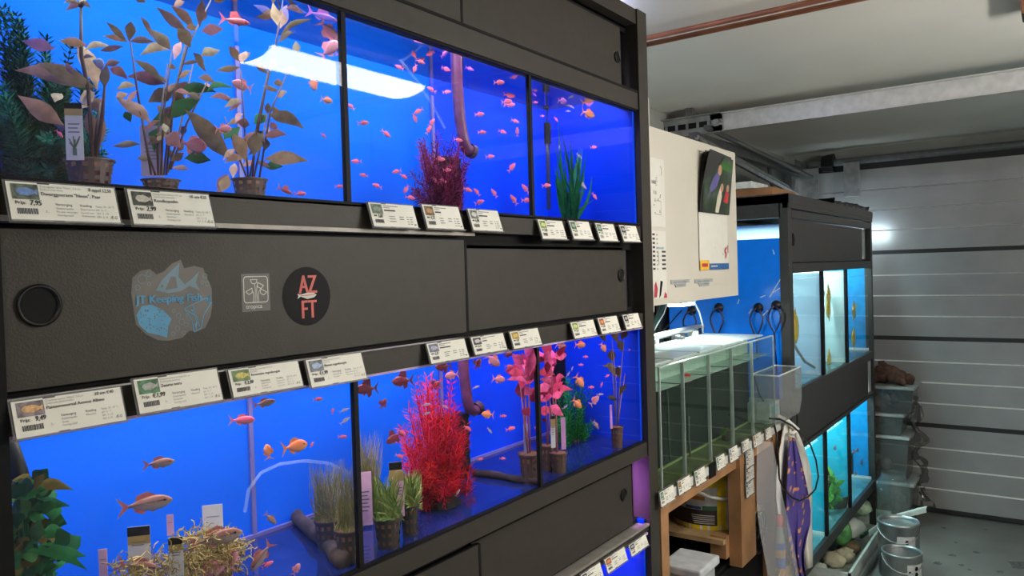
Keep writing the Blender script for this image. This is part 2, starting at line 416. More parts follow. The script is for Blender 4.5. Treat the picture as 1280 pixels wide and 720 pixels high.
for z0, z1, ye in ((1.415, 1.447, YR0), (1.000, 1.066, 1.765), (1.596, 1.626, YR0)): MB().box((F - .045, YL1, z0), (F - .031, ye, z1)).build('light_baffle', edge_m, rack)  # added strips behind the panel gaps, stopping lamp light leaking out
MB().box((F - .034, 1.095, 1.440), (F - .031, 1.77, 1.602)).build('light_baffle', edge_m, rack)
for z0, z1 in ((2.01, 2.19), (1.435, 1.618)): MB().box((F - .055, 1.70, z0), (F - .045, YR0, z1)).build('hood_board', navy_m, rack)
pw_m = mat('hood_white', (.6, .55, .62), .5)
MB().box((F - .30, YR0 - .012, .87), (F - .05, YR0 - .004, 1.05)).build('hood_board', pw_m, rack); MB().box((F - .31, YL1, .87), (F - .30, YR0, 1.05)).build('hood_board', pw_m, rack)
for (za) in (2.125, 1.580, 1.045):                 # housings over the aquarium lamps
    for a, b in COMP: MB().box((F - .155, a + .03, za), (F - .045, b - .03, za + .018)).build('lamp_housing', alu, rack)
panel(rack, YL1, 1.112, 2.007, 2.160, F - .006)
panel(rack, 1.106, 1.768, 2.007, 2.160, F - .020, (1.748, 2.081, .0135))
pM = panel(rack, YL1 + .002, 1.101, 1.441, 1.610, F - .006, (.3725, 1.529, .0215))
panel(rack, 1.095, 1.766, 1.441, 1.595, F - .020, (1.737, 1.532, .0155))
panel(rack, YL1, 1.115, .890, 1.043, F - .006)
panel(rack, 1.108, 1.766, .890, 1.043, F - .020, (1.718, .979, .0155))

# stickers on the middle panel
XS = F - .006
sg = mat('sticker_grey', (.10, .095, .085), .5); sb = mat('sticker_blue', (.06, .27, .46), .5); sbd = mat('sticker_pale_blue', (.12, .20, .25), .5)
sw = mat('sticker_white', (.62, .60, .55), .5); sk = mat('sticker_black', (.006, .006, .008), .5, spec=.1); sr = mat('sticker_red', (.62, .10, .08), .5)
mb = MB(); fl = Flat(mb, (XS, .525, 1.526), (0, 1, 0), (0, 0, 1))
out = [(-.052, .012), (-.050, .030), (-.040, .038), (-.028, .040), (-.020, .033), (-.010, .037), (.000, .046), (.012, .051), (.016, .040), (.030, .043), (.042, .040), (.047, .028), (.053, .014), (.053, -.008), (.050, -.022), (.042, -.036), (.030, -.040), (.020, -.038), (.010, -.046), (-.008, -.048), (-.022, -.046), (-.036, -.038), (-.048, -.025), (-.050, -.008)]
fl.poly(out, 0, .0003)
fl.poly([(-.022, .014), (-.014, .026), (-.002, .037), (.010, .047), (.008, .030), (.016, .020), (.026, .027), (.036, .036), (.031, .022), (.036, .012), (.022, .018), (.010, .012), (-.006, .010)], 2, .0006)   # catfish at the top
fl.poly([(-.010, .014), (-.002, .030), (.004, .030), (.006, .016)], 0, .0008); fl.circ(-.014, .019, .0016, 0, .0009)
fl.poly([(-.047, -.014), (-.040, -.004), (-.028, -.003), (-.014, -.010), (-.003, -.022), (-.008, -.030), (-.010, -.044), (-.020, -.040), (-.034, -.036), (-.044, -.026)], 1, .0006)   # round fish bottom left
R = random.Random(5)
for _ in range(40):
    x, y = R.uniform(-.042, -.010), R.uniform(-.036, -.008)
    if x * -.6 > y + .0 - .02: fl.circ(x, y, .0009, 0, .0008, 5)
for pts in ([(.014, -.010), (.034, -.002), (.050, .004), (.046, -.006), (.052, -.004), (.040, -.020), (.036, -.036), (.026, -.040), (.024, -.026)],): fl.stroke(pts + pts[:1], .0012, 1, .0006)
fl.stroke([(.016, -.012), (.030, -.020), (.034, -.034)], .001, 1, .0006); fl.stroke([(.026, -.006), (.030, -.030)], .001, 1, .0006); fl.poly([(.022, -.012), (.029, -.011), (.027, -.016)], 1, .0006); fl.poly([(.044, .001), (.052, .006), (.049, -.006)], 1, .0006); fl.poly([(.027, -.030), (.031, -.027), (.029, -.039)], 1, .0007)
for x, y, r in ((.006, -.018, .003), (.000, -.012, .002), (.010, -.026, .0035), (.016, -.030, .0025), (.004, -.034, .003), (-.002, -.040, .0025), (.012, -.040, .0022), (.018, -.018, .002), (-.038, .028, .0055), (-.030, .034, .003), (-.044, .018, .003), (-.030, .022, .002), (.044, .030, .003), (.040, .022, .0022), (.047, .020, .003)): fl.ring(x, y, r, .0006, 2, .0006, 12)
fl.text('JT Keeping Fish', -.0475, -.001, .0137, 1, .0012, 1.0, 0, .0012)
mb.build('sticker', [sg, sb, sbd], pM, label='grey and blue sticker reading JT Keeping Fish')
mb = MB(); fl = Flat(mb, (XS, .6445, 1.532), (0, 1, 0), (0, 0, 1))
fl.rect(-.0225, -.0255, .045, .051, 0, .0003)
rr = []
for cx, cy, a0 in ((.015, .0175, 0), (-.015, .0175, 90), (-.015, -.0095, 180), (.015, -.0095, 270)):
    rr += [(cx + .004 * math.cos(math.radians(a0 + a)), cy + .004 * math.sin(math.radians(a0 + a))) for a in (0, 30, 60, 90)]
fl.stroke(rr + rr[:1], .0011, 1, .0006)
for pts in ([(-.005, -.0133), (-.004, -.004), (-.005, .002)], [(-.002, -.0133), (-.001, .004), (-.002, .012)], [(.001, -.0133), (.001, .002), (.002, .010)], [(.004, -.0133), (.003, -.004), (.0055, .003)]): fl.stroke(pts, .0009, 1, .0006)
for cx, cy, a in ((-.003, .015, 0), (.0065, .009, -25), (-.010, .0015, 25), (.011, .0, -25)):
    ca, sa = math.cos(math.radians(a)), math.sin(math.radians(a)); L = [(-.0055, .0025), (.0055, .0025), (.003, -.003), (-.003, -.003)]
    fl.stroke([(cx + x * ca - y * sa, cy + x * sa + y * ca) for x, y in L + L[:1]], .0009, 1, .0006)
fl.text('tropica', -.0165, -.0215, .0085, 1, .0007, 1.05)
mb.build('sticker', [sg, sw], pM, label='small square sticker reading tropica')
mb = MB(); fl = Flat(mb, (XS, .731, 1.523), (0, 1, 0), (0, 0, 1)); fl.circ(0, 0, .0435, 0, .0003, 40, .0425)
for ch, x, y in (('A', -.0150, .0045), ('Z', .0010, .0045), ('F', -.0125, -.0315), ('T', .0005, -.0315)): fl.text(ch, x, y, .0375, 1, .0006, .66, 0, .0018)
fl.poly([(-.018, .004), (-.016, .001), (-.018, -.003), (-.012, 0), (0, -.004), (.012, -.002), (.017, .0015), (.012, .0045), (0, .005), (-.012, .003)], 2, .001); fl.stroke([(-.012, .001), (.014, .002)], .001, 1, .0012)
mb.build('sticker', [sk, sr, sw], pM, label='round black sticker with red letters AZ FT')

# ------------------------------------------------------------------ the three rows of tanks
tank_glass = glass('tank_glass', (.99, 1, 1), .02, .45, 4.5, 0)
div_glass = glass('divider_glass', (.95, .97, 1), .015, .35, 4, .03)
water_m = glass('water_surface', (.97, .98, 1), .02, .75, 1.6, .04)
blue_m = mat('blue_back', (.001, .125, .88), .7, vary=.02, scale=3, spec=.05)
blue2_m = mat('deep_blue_back', (.001, .055, .80), .7, vary=.02, scale=3, spec=.05)
bed_m = mat('tank_floor', (.010, .022, .15), .06, vary=.3, scale=12, spec=1.0)
bead_m = mat('silicone', (.16, .14, .42), .4)
seam_m = mat('black_seam', (.005, .005, .006), .6, spec=.2)
XBK = -1.155
def aquarium(label, z0, z1, rowname, deep=0):
    t = thing('aquarium', label, 'aquarium', (F - .14, 1.07, z0 - .012), 'blue aquariums in the near rack')
    MB().box((F - .012, .337, z0 - .006), (F - .006, 1.818, z1 + .006)).build('front_glass', tank_glass, t)
    b = MB(); b.box((XBK - .01, .337, z0 - .01), (XBK, 1.32, z1 + .04), 0); b.box((XBK - .01, 1.32, z0 - .01), (XBK, 1.818, z1 + .04), 1)
    b.build('back_panel', [blue_m, blue2_m if deep else blue_m], t)
    MB().box((XBK, 1.808, z0), (F - .012, 1.818, z1 + .04)).build('end_panel', blue2_m, t)
    MB().box((XBK, .337, z0), (F - .012, .340, z1 + .04)).build('end_panel', blue_m, t)
    MB().box((XBK - .01, .337, z0 - .012), (F - .012, 1.818, z0)).build('floor_panel', bed_m, t)
    MB().box((XBK, .34, z0), (XBK + .007, 1.808, z0 + .006)).build('silicone_bead', bead_m, t)
    for y in (.818, 1.327):
        MB().box((XBK, y - .003, z0), (F - .0125, y + .003, z1 + .01)).build('divider', div_glass, t)
        MB().box((F - .013, y - .0044, z0 - .004), (F - .0045, y + .0044, z1 + .004)).build('divider_seam', seam_m, t)
        MB().box((XBK, y - .004, z0), (XBK + .004, y + .004, z1)).build('silicone_bead', bead_m, t)
    MB().quad((XBK, .34, z1 + .004), (F - .012, .34, z1 + .004), (F - .012, 1.808, z1 + .004), (XBK, 1.808, z1 + .004)).build('water_surface', water_m, t)
    MB().box((F - .013, .337, z1), (F - .003, 1.818, z1 + .006)).build('trim_strip', edge_m if rowname == 'u' else mat('lit_edge', (.5, .38, .62), .3), t)  # lower rows: violet lamp light on the glass edge put into the colour
    MB().box((F - .013, .337, z0 - .007), (F - .002, 1.818, z0)).build('trim_strip', edge_m, t)
    return t
UZ0, UZ1, LZ0, LZ1, TZ0, TZ1 = 1.664, 1.954, 1.098, 1.391, .545, .851
aquarium('upper row of blue aquariums with leafy potted plants and pink fish', UZ0, UZ1, 'u', 1)
aquarium('middle row of blue aquariums with red bushy plant and grass pots', LZ0, LZ1, 'l', 1)
aquarium('lowest row of blue aquariums, only its top corner in view', TZ0, TZ1, 't', 1)

# ================================================================== price cards
card_m = mat('card_white', (.80, .775, .68), .45, vary=.03)
ink_m = mat('ink', (.03, .03, .035), .6); ink2_m = mat('grey_ink', (.22, .22, .22), .6)
hold_m = mat('clear_holder', (.28, .27, .27), .25, trans=.55)
PH = dict(blue=((.10, .12, .09), (.13, .22, .45)), tetra=((.06, .06, .05), (.45, .42, .36)), albino=((.20, .16, .17), (.62, .36, .16)), green=((.05, .17, .07), (.35, .36, .33)),
          parrot=((.10, .18, .05), (.60, .50, .10)), silver=((.13, .15, .16), (.35, .45, .65)), dull=((.10, .14, .10), (.20, .24, .18)), brown=((.16, .10, .05), (.45, .22, .08)),
          grey=((.16, .17, .16), (.55, .55, .50)), stripes=((.14, .14, .20), (.40, .40, .50)), dark=((.03, .04, .05), (.55, .45, .45)), gold=((.35, .24, .06), (.65, .45, .10)),
          lime=((.22, .30, .08), (.55, .60, .25)), orange=((.30, .10, .05), (.7, .25, .08)), black=((.02, .02, .02), (.4, .4, .4)))
def price_card(label, tl, br, ph, lines=None, group=None, X=F, tilt=.30, rnd=0, dx=.006, unit=None):
    R = random.Random(rnd)
    a = atX(*tl, X + dx); b = atX(*br, X + dx + .014)
    y0, y1, h = a.y, b.y, (a.z - b.z)
    W = y1 - y0; H = h / math.cos(tilt)
    vv = V((-math.sin(tilt), 0, math.cos(tilt)))
    o = V((X + dx + math.sin(tilt) * H, y0, b.z))
    t = thing('price_card', label, 'price card', o + V((0, W / 2, 0)), group)
    nrm = V((0, 1, 0)).cross(vv)
    mb = MB(); c = o + V((0, W / 2, 0)) + vv * H / 2 - nrm * .0012
    mb.obox(c - nrm * .0006, V((0, W / 2 + .0022, 0)), vv * (H / 2 + .0022), nrm * .0006); mb.obox(o + V((0, W / 2, 0)) - vv * .001 + nrm * .0006, V((0, W / 2 + .002, 0)), vv * .0012, nrm * .0022)
    mb.obox(c + vv * (H / 2 + .001) - nrm * .003, V((0, W / 2, 0)), vv * .0008, nrm * .004)
    mb.build('holder', hold_m, t)
    mb = MB(); fl = Flat(mb, o, (0, 1, 0), vv)
    nx = W * .36; pts = [(0, 0), (nx, 0), (nx, H * .03), (nx + W * .1, H * .03), (nx + W * .1, 0), (W, 0), (W, H), (W * .38, H), (W * .38, H * .97), (W * .27, H * .97), (W * .27, H), (0, H)]
    fl.poly(pts, 0, 0); mb.build('card', card_m, t)
    mb = MB(); fl = Flat(mb, o, (0, 1, 0), vv)
    c0, c1 = PH[ph]; pw, pph = W * .235, H * .40
    if unit: pw = W * .2
    fl.rect(W * .035, H * .55, pw, pph, 0, .0004)
    cx, cy = W * .035 + pw / 2, H * .55 + pph / 2; n = 14
    fl.poly([(cx + pw * .34 * math.cos(2 * PI * i / n), cy + pph * (.24 + .05 * (i % 2)) * math.sin(2 * PI * i / n)) for i in range(n)], 1, .0007)
    fl.poly([(cx + pw * .26, cy), (cx + pw * .46, cy + pph * .2), (cx + pw * .44, cy - pph * .2)], 1, .0007)
    mb.build('photo', [mat('photo_' + ph, c0, .5, vary=.5, scale=160), mat('photo_fish_' + ph, c1, .5, vary=.3, scale=220)], t)
    mb = MB(); fl = Flat(mb, o, (0, 1, 0), vv)
    if lines:
        nm, lat, prijs, hand, ver, voe = lines
        fl.text(lat, W * .285, H * .885, H * .078, 1, .0005, .9); fl.text(ver[0], W * .285, H * .81, H * .07, 1, .0005, .9)
        fl.text(nm, W * .285, H * .675, H * .125, 0, .0005, 1.0, 0, .00015)
        fl.text('Prijs:', W * .05, H * .42, H * .12, 0, .0005, 1.05, 0, .0002); fl.text(prijs, W * .172, H * .405, H * .19, 0, .0005, .82, .12, .0006)
        if hand: fl.text(hand, W * .735 if len(hand) > 8 else W * .77, H * .86, H * .135, 0, .0005, .78 if len(hand) > 10 else .9, .1, .0001)
        fl.text('Verzorging', W * .40, H * .42, H * .10, 0, .0005, .9)
        for i, s in enumerate(ver[1:]): fl.text(s, W * .40, H * (.325 - .09 * i), H * .072, 1, .0005, .9)
        fl.text('Voeding', W * .625, H * .42, H * .10, 0, .0005, .9)
        for i, s in enumerate(voe): fl.text(s, W * .625, H * (.325 - .09 * i), H * .072, 1, .0005, .9)
        for i, s in enumerate(('Temp.: 24 - 28 °C', 'pH:  6 - 7', 'GH:  5 - 15', 'KH:  2 - 8')): fl.text(s, W * .775, H * (.42 - .095 * i), H * .078, 1, .0005, .85)
        fl.text('Æ-G', W * .90, H * .12, H * .12, 0, .0005, .8, .2)
        fl.text('5,-', W * .30, H * .22, H * .09, 1, .0005, .9, .2)
    else:
        fl.rect(W * .30, H * .88, W * R.uniform(.3, .42), H * .035, 1); fl.rect(W * .30, H * .81, W * .14, H * .03, 1)
        fl.rect(W * .30, H * .68, W * R.uniform(.14, .34), H * .06, 0)
        fl.rect(W * .05, H * .44, W * .07, H * .06, 0); fl.text('%d,%d' % (R.randint(1, 6), R.randint(10, 99)), W * .135, H * .40, H * .19, 0, .0005, .85, .1, .0004)
        for i in range(3): fl.rect(W * .38, H * (.44 - .1 * i), W * R.uniform(.10, .16), H * .035, 1)
        for i in range(2): fl.rect(W * .61, H * (.44 - .1 * i), W * .10, H * .035, 1)
        for i in range(4):
            fl.rect(W * .775, H * (.45 - .1 * i), W * .04, H * .035, 1); fl.rect(W * .84, H * (.45 - .1 * i), W * R.uniform(.04, .09), H * .035, 1)
        fl.rect(W * .92, H * .12, W * .045, H * .05, 0)
    x = W * .06
    while x < W * .235:
        q = W * R.uniform(.004, .010); fl.rect(x, H * .17, q, H * .15, 0); x += q + W * R.uniform(.003, .007)
    mb.build('print', [ink_m, ink2_m], t)
    return t
G1, G2, G3 = 'price cards below the upper aquariums', 'price cards above the middle aquariums', 'price cards above the lowest aquariums'
price_card('price card of the dwarf gourami pair, handwritten 8 oppel 12,50', (6, 226), (152, 279.5), 'blue', ('Dwerggoerami "Neon", Paar', 'Trichogaster lalius "Neon", 5-6 cm', '7,95', '8 oppel 12,50', ('Zuidoost-Azie (Azie)', 'Gezelschapsdier', 'Per paar verzorgen', 'Overdag actief'), ('Diepvriesvoer', 'Levend voer', 'Vlokkenvoer')), G1)
price_card('price card with a slim silver fish photo, price 2,99', (158.6, 236.5), (270, 284), 'tetra', ('Roodkopzalm', 'Hemigrammus bleheri, 4-5 cm', '2,99', '10 um €25', ('Zuid-Amerika (Amerika)', 'Gezelschapsdier', 'Scholenvis', 'Overdag actief'), ('Allesetend',)), G1)
price_card('price card with a dull green photo, left of three under the middle tank', (460, 253), (524.5, 285.5), 'dull', None, G1, rnd=3)
price_card('price card with a reddish brown photo, under the dark red plant', (527, 255.5), (581, 287.5), 'brown', None, G1, rnd=4)
price_card('price card with a small grey photo, right of three under the middle tank', (584.5, 261), (630, 289.7), 'grey', None, G1, rnd=5)
price_card('price card with a lime photo, leftmost of four under the right tank', (672, 274.5), (710, 299.5), 'lime', None, G1, rnd=6)
price_card('price card with a green photo, second of four under the right tank', (711, 276), (743, 299.6), 'green', None, G1, rnd=7)
price_card('price card with a green photo, third of four under the right tank', (744, 279), (773.5, 301.7), 'green', None, G1, rnd=8)
price_card('price card with a black photo, rightmost of four under the right tank', (774, 281.5), (801.5, 302.5), 'black', None, G1, rnd=9)
price_card('price card of the albino armoured catfish, handwritten 10 um €40', (13, 503), (159.5, 525.5), 'albino', ('Pantsermeerval Aeneus Albino', 'Corydoras aeneus "Albino", 5-6 cm', '9,49', '10 um €40', ('Zuidamerika (Zuid-Amerika)', 'Gezelschapsdier', 'Groep', 'Overdag actief'), ('Allesetend',)), G2)
price_card('price card with a pale round fish on green, price 1,99', (166.5, 475), (280, 500), 'green', ('Zwarte tetra', 'Gymnocorymbus ternetzi, 4-5 cm', '€1,99', None, ('Zuid-Amerika (Amerika)', 'Gezelschapsdier', 'Groepsdier', 'Overdag actief'), ('Allesetend',)), G2)
price_card('price card with a yellow and green fish photo, price 3,99', (285, 463), (381, 482.5), 'parrot', ('Boesemans regenboogvis', 'Melanotaenia boesemani, 8-10 cm', '€3,99', None, ('Azie (Azie)', 'Gezelschapsdier', 'Groepsdier', 'Overdag actief'), ('Diepvriesvoer', 'Vlokkenvoer', 'Levend voer')), G2)
price_card('price card with a silvery blue fish photo, price 1,99', (382, 450.5), (460, 472.7), 'silver', ('Blauwe regenboogvis', 'Melanotaenia lacustris, 8 cm', '€1,99', None, ('Azie (Azie)', 'Gezelschapsdier', 'Groepsdier'), ('Diepvriesvoer', 'Vlokkenvoer')), G2)
price_card('price card with a striped grey fish photo, left of three above the red bush', (533, 430), (588.5, 446.8), 'stripes', None, G2, rnd=14)
price_card('price card with a red fish on black, middle of three above the red bush', (588.5, 422), (636.5, 437), 'dark', None, G2, rnd=15)
price_card('price card with a golden fish photo, right of three above the red bush', (637, 415), (679.5, 430.4), 'gold', None, G2, rnd=16)
price_card('price card with an olive yellow fish photo, left of three above the right tank', (713, 403.5), (748.5, 418.7), 'lime', None, G2, rnd=17)
price_card('price card with an orange fish photo, middle of three above the right tank', (747, 398), (777.5, 413.7), 'orange', None, G2, rnd=18)
price_card('price card with a grey fish photo, right of three above the right tank', (778, 394), (804, 408.6), 'black', None, G2, rnd=19)
price_card('price card at the bottom edge, leftmost and partly out of the frame', (726, 719), (757, 723), 'dark', None, G3, rnd=20)
price_card('price card with a red fish photo, middle of the lowest three', (755.5, 700), (787, 700), 'orange', None, G3, rnd=21)
price_card('price card with a grey fish photo, rightmost of the lowest three', (786, 682), (813.5, 681.5), 'black', None, G3, rnd=22)

# ================================================================== plants
def depth(P): return (P - EYE).dot(FW)
def lf(name, cols, rough=.5):
    return [mat('%s_%d' % (name, i), c, .7, vary=.25, scale=60, spec=.08) for i, c in enumerate(cols)]
pot_m = mat('net_pot', (.10, .055, .045), .5); wool_m = mat('rock_wool', (.22, .09, .06), .9, vary=.3, scale=120); potd_m = mat('dark_net_pot', (.035, .03, .028), .5)
stem_m = mat('stem', (.075, .035, .03), .6); stemr_m = mat('red_stem', (.40, .12, .14), .6); stemg_m = mat('brown_stem', (.22, .12, .06), .6)
def net_pot(t, c, h, r, m=None, wool=True):
    n, k = 24, 7
    prof = [(r * (.78 + .22 * i / k), h * i / k) for i in range(k + 1)]
    mb = MB(); mb.lathe(prof, c, n, 0, lambda i, j: i in (1, 3, 5) and j % 2); mb.lathe([(r, h), (r * 1.07, h), (r * 1.07, h * .94), (r, h * .94)], c, n); mb.disc(V(c) + V((0, 0, .001)), r * .78, n)
    mb.build('pot', m or pot_m, t)
    if wool:
        mb = MB(); mb.lathe([(r * .70, .002), (r * .90, h * .97), (r * .6, h * 1.0), (0.001, h * 1.02)], c, 16); mb.build('rock_wool', wool_m, t, True)
def leaf(t, b, tip, wd, m, arch=.12, roll=0, name='leaf', pw=1.0):
    d = tip - b; L = d.length
    view = ((b + tip) / 2 - EYE).normalized()
    s = d.cross(view).normalized(); nn = s.cross(d).normalized()
    s2 = s * math.cos(roll) + nn * math.sin(roll); n2 = nn * math.cos(roll) - s * math.sin(roll)
    prof = [(0, .05), (.10, .26), (.26, .74), (.42, 1), (.62, .86), (.84, .36), (1, .01)]
    vs = []
    for u, q in prof:
        c = b + d * u + V((0, 0, 1)) * (math.sin(u * PI) * arch * L) + s * (math.sin(u * PI * 1.6) * roll * .12 * L)
        hw = wd / 2 * q ** pw
        vs += [c + s2 * hw + n2 * hw * .25, c, c - s2 * hw + n2 * hw * .25]
    fs = []
    for i in range(len(prof) - 1):
        fs += [(3 * i, 3 * i + 1, 3 * i + 4, 3 * i + 3), (3 * i + 1, 3 * i + 2, 3 * i + 5, 3 * i + 4)]
    MB().add(vs, fs).build(name, m, t, True)
def leafy(name, label, X, pot, stems, leaves, mats, smat, org=(0, 0), sc=1.0, sr=.0016, group=None, potm=None, seed=1, extra=0):
    """potted plant from stem lines and leaf base-tip pairs read off the photograph, spread in depth about X"""
    R = random.Random(seed)
    q = lambda p, x: atX(org[0] + p[0] / sc, org[1] + p[1] / sc, x)
    cx, ty, w_, fz = pot                       # pot centre, rim height, rim width in pixels; floor level
    P = atX(cx, ty, X); r = w_ * depth(P) / FPX / 2
    t = thing(name, label, 'plant', (X, P.y, fz), group)
    net_pot(t, (X, P.y, fz), P.z - fz, r, potm)
    for st in stems:
        x1 = X + R.uniform(-.035, .03); n = len(st)
        pts = [q(p, x1 + (X - x1) * i / max(1, n - 1)) for i, p in enumerate(st)]
        MB().tube(pts, [sr * .6] + [sr] * (n - 1), 5).build('stem', smat, t, True)
    leaves = list(leaves)
    for _ in range(extra):
        st = R.choice(stems); k = R.randrange(len(st) - 1); u = R.random(); b = tuple(st[k][i] * (1 - u) + st[k + 1][i] * u for i in (0, 1))
        if b[1] / sc + org[1] > ty - 22: continue
        L = R.uniform(34, 80); a = R.uniform(0, 2 * PI); leaves.append((b, (b[0] + L * math.cos(a), b[1] - L * .75 * math.sin(a)), R.uniform(12, 22), R.choice((0, 0, 1, 2, 2, 4))))
    for b, tp, w_, ci in leaves:
        x1 = X + R.uniform(-.045, .035); x2 = x1 + R.uniform(-.03, .03)
        B, T = q(b, x1), q(tp, x2)
        leaf(t, B, T, 1.22 * w_ / sc * depth(B) / FPX, mats[ci], R.uniform(0, .12), R.uniform(-.35, .35))
    return t
# three tall plants with long dull-pink leaves in the upper left tank
lm = lf('sword_leaf', [(.38, .22, .18), (.40, .19, .22), (.28, .21, .15), (.02, .10, .04), (.42, .26, .17), (.52, .24, .36)])
XP = F - .075
GP = 'leafy potted plants in the upper left tank'
leafy('potted_plant', 'potted plant with broad tan leaves beside the dark green bush', XP, (112, 200, 55, UZ0), [[(316, 0), (318, 220), (345, 350), (362, 620)], [(395, 400), (380, 500), (370, 620)], [(410, 330), (400, 450), (375, 620)], [(310, 5), (316, 25)], [(332, 0), (318, 25)]],
      [((360, 350), (60, 275), 62, 0), ((250, 490), (68, 375), 60, 0), ((215, 192), (85, 158), 42, 5), ((345, 180), (230, 155), 30, 0), ((380, 350), (310, 160), 58, 4), ((375, 345), (145, 250), 56, 2), ((375, 347), (250, 302), 46, 3), ((330, 200), (440, 182), 22, 2), ((390, 200), (485, 182), 20, 0), ((410, 345), (412, 250), 32, 2), ((430, 265), (500, 312), 34, 1), ((400, 420), (345, 395), 46, 0), ((378, 590), (400, 430), 40, 0), ((285, 292), (255, 245), 20, 1), ((215, 400), (240, 365), 34, 2), ((350, 420), (330, 345), 50, 4), ((365, 560), (345, 430), 36, 0), ((255, 500), (210, 490), 30, 0), ((410, 255), (470, 240), 24, 0), ((455, 380), (501, 365), 24, 0)],
      lm, stem_m, (0, 0), 3.13, .0024, GP, seed=11, extra=8)
leafy('potted_plant', 'tallest potted plant with many thin stems, at the middle of the upper left tank', XP, (201, 225, 44, UZ0),
      [[(95, 150), (120, 330), (170, 630)], [(245, 180), (215, 400), (205, 630)], [(300, 130), (240, 400), (215, 630)], [(385, 0), (300, 170), (255, 330), (225, 630)], [(320, 230), (270, 480), (230, 620)], [(380, 280), (300, 440), (240, 610)], [(230, 230), (190, 500), (195, 630)], [(130, 400), (160, 560), (185, 630)]],
      [((90, 150), (100, 78), 30, 2), ((85, 152), (5, 80), 20, 2), ((90, 150), (182, 150), 22, 0), ((90, 150), (-5, 130), 18, 0), ((242, 180), (168, 102), 36, 2), ((300, 112), (185, 28), 32, 0), ((330, 112), (240, 18), 28, 0), ((312, 172), (268, 98), 42, 2), ((345, 100), (352, -5), 26, 0), ((350, 112), (432, 105), 34, 5), ((350, 202), (418, 178), 30, 2), ((320, 190), (372, 258), 26, 2),
       ((220, 302), (82, 280), 40, 1), ((212, 297), (108, 213), 26, 2), ((237, 182), (128, 195), 28, 2), ((168, 445), (46, 343), 42, 0), ((243, 312), (352, 352), 42, 0), ((252, 322), (160, 372), 46, 2), ((268, 332), (408, 332), 34, 3), ((287, 402), (248, 318), 38, 2), ((218, 432), (348, 353), 48, 3), ((180, 545), (207, 390), 46, 3), ((465, 582), (283, 400), 58, 2), ((276, 532), (222, 488), 50, 1), ((385, 577), (288, 575), 38, 3), ((130, 520), (28, 522), 22, 2), ((305, 612), (243, 600), 18, 0), ((97, 440), (73, 403), 26, 3), ((240, 580), (290, 550), 24, 4), ((425, 690), (447, 628), 34, 4), ((290, 5), (250, 22), 20, 0), ((150, 10), (110, -10), 26, 2), ((280, 150), (250, 215), 24, 1), ((400, 300), (340, 275), 22, 0), ((130, 60), (180, 140), 16, 0)],
      lm, stem_m, (130, 0), 2.88, .0015, GP, seed=12, extra=30)
leafy('potted_plant', 'potted plant with orange-tan leaves, rightmost of three under the lamp reflection', XP, (312, 224, 42, UZ0),
      [[(270, 0), (245, 150), (205, 330), (150, 640)], [(290, 255), (225, 400), (185, 640)], [(118, 250), (135, 520), (145, 640)], [(220, 240), (175, 460), (160, 640)], [(215, 400), (195, 500), (165, 640)], [(60, 420), (100, 540), (140, 640)]],
      [((250, 92), (235, 8), 30, 4), ((260, 102), (287, 18), 32, 0), ((245, 62), (162, 18), 22, 0), ((240, 66), (172, 60), 18, 0), ((280, 32), (358, 42), 22, 1), ((260, 132), (372, 64), 18, 2), ((250, 152), (312, 125), 20, 2), ((112, 222), (78, 163), 26, 4), ((120, 232), (137, 183), 24, 0), ((117, 242), (28, 255), 20, 2), ((115, 222), (152, 188), 22, 4), ((320, 190), (316, 148), 24, 2), ((218, 410), (345, 470), 44, 2), ((212, 412), (163, 445), 32, 3), ((215, 410), (215, 368), 20, 2), ((198, 490), (287, 490), 28, 1), ((203, 572), (362, 582), 44, 4), ((203, 602), (272, 600), 26, 3), ((58, 502), (112, 453), 38, 3), ((137, 582), (93, 478), 42, 4), ((165, 562), (172, 478), 46, 2), ((205, 542), (212, 502), 26, 2), ((252, 464), (222, 443), 22, 1), ((33, 692), (72, 628), 36, 1), ((90, 642), (96, 588), 24, 0), ((-5, 332), (92, 310), 22, 3), ((5, 352), (112, 372), 20, 1), ((150, 450), (105, 440), 30, 1), ((20, 5), (75, -5), 26, 0), ((320, 250), (268, 262), 18, 5), ((130, 570), (60, 590), 24, 0), ((175, 500), (120, 520), 30, 0)],
      lm, stem_m, (260, 0), 2.88, .0015, GP, seed=13, extra=26)
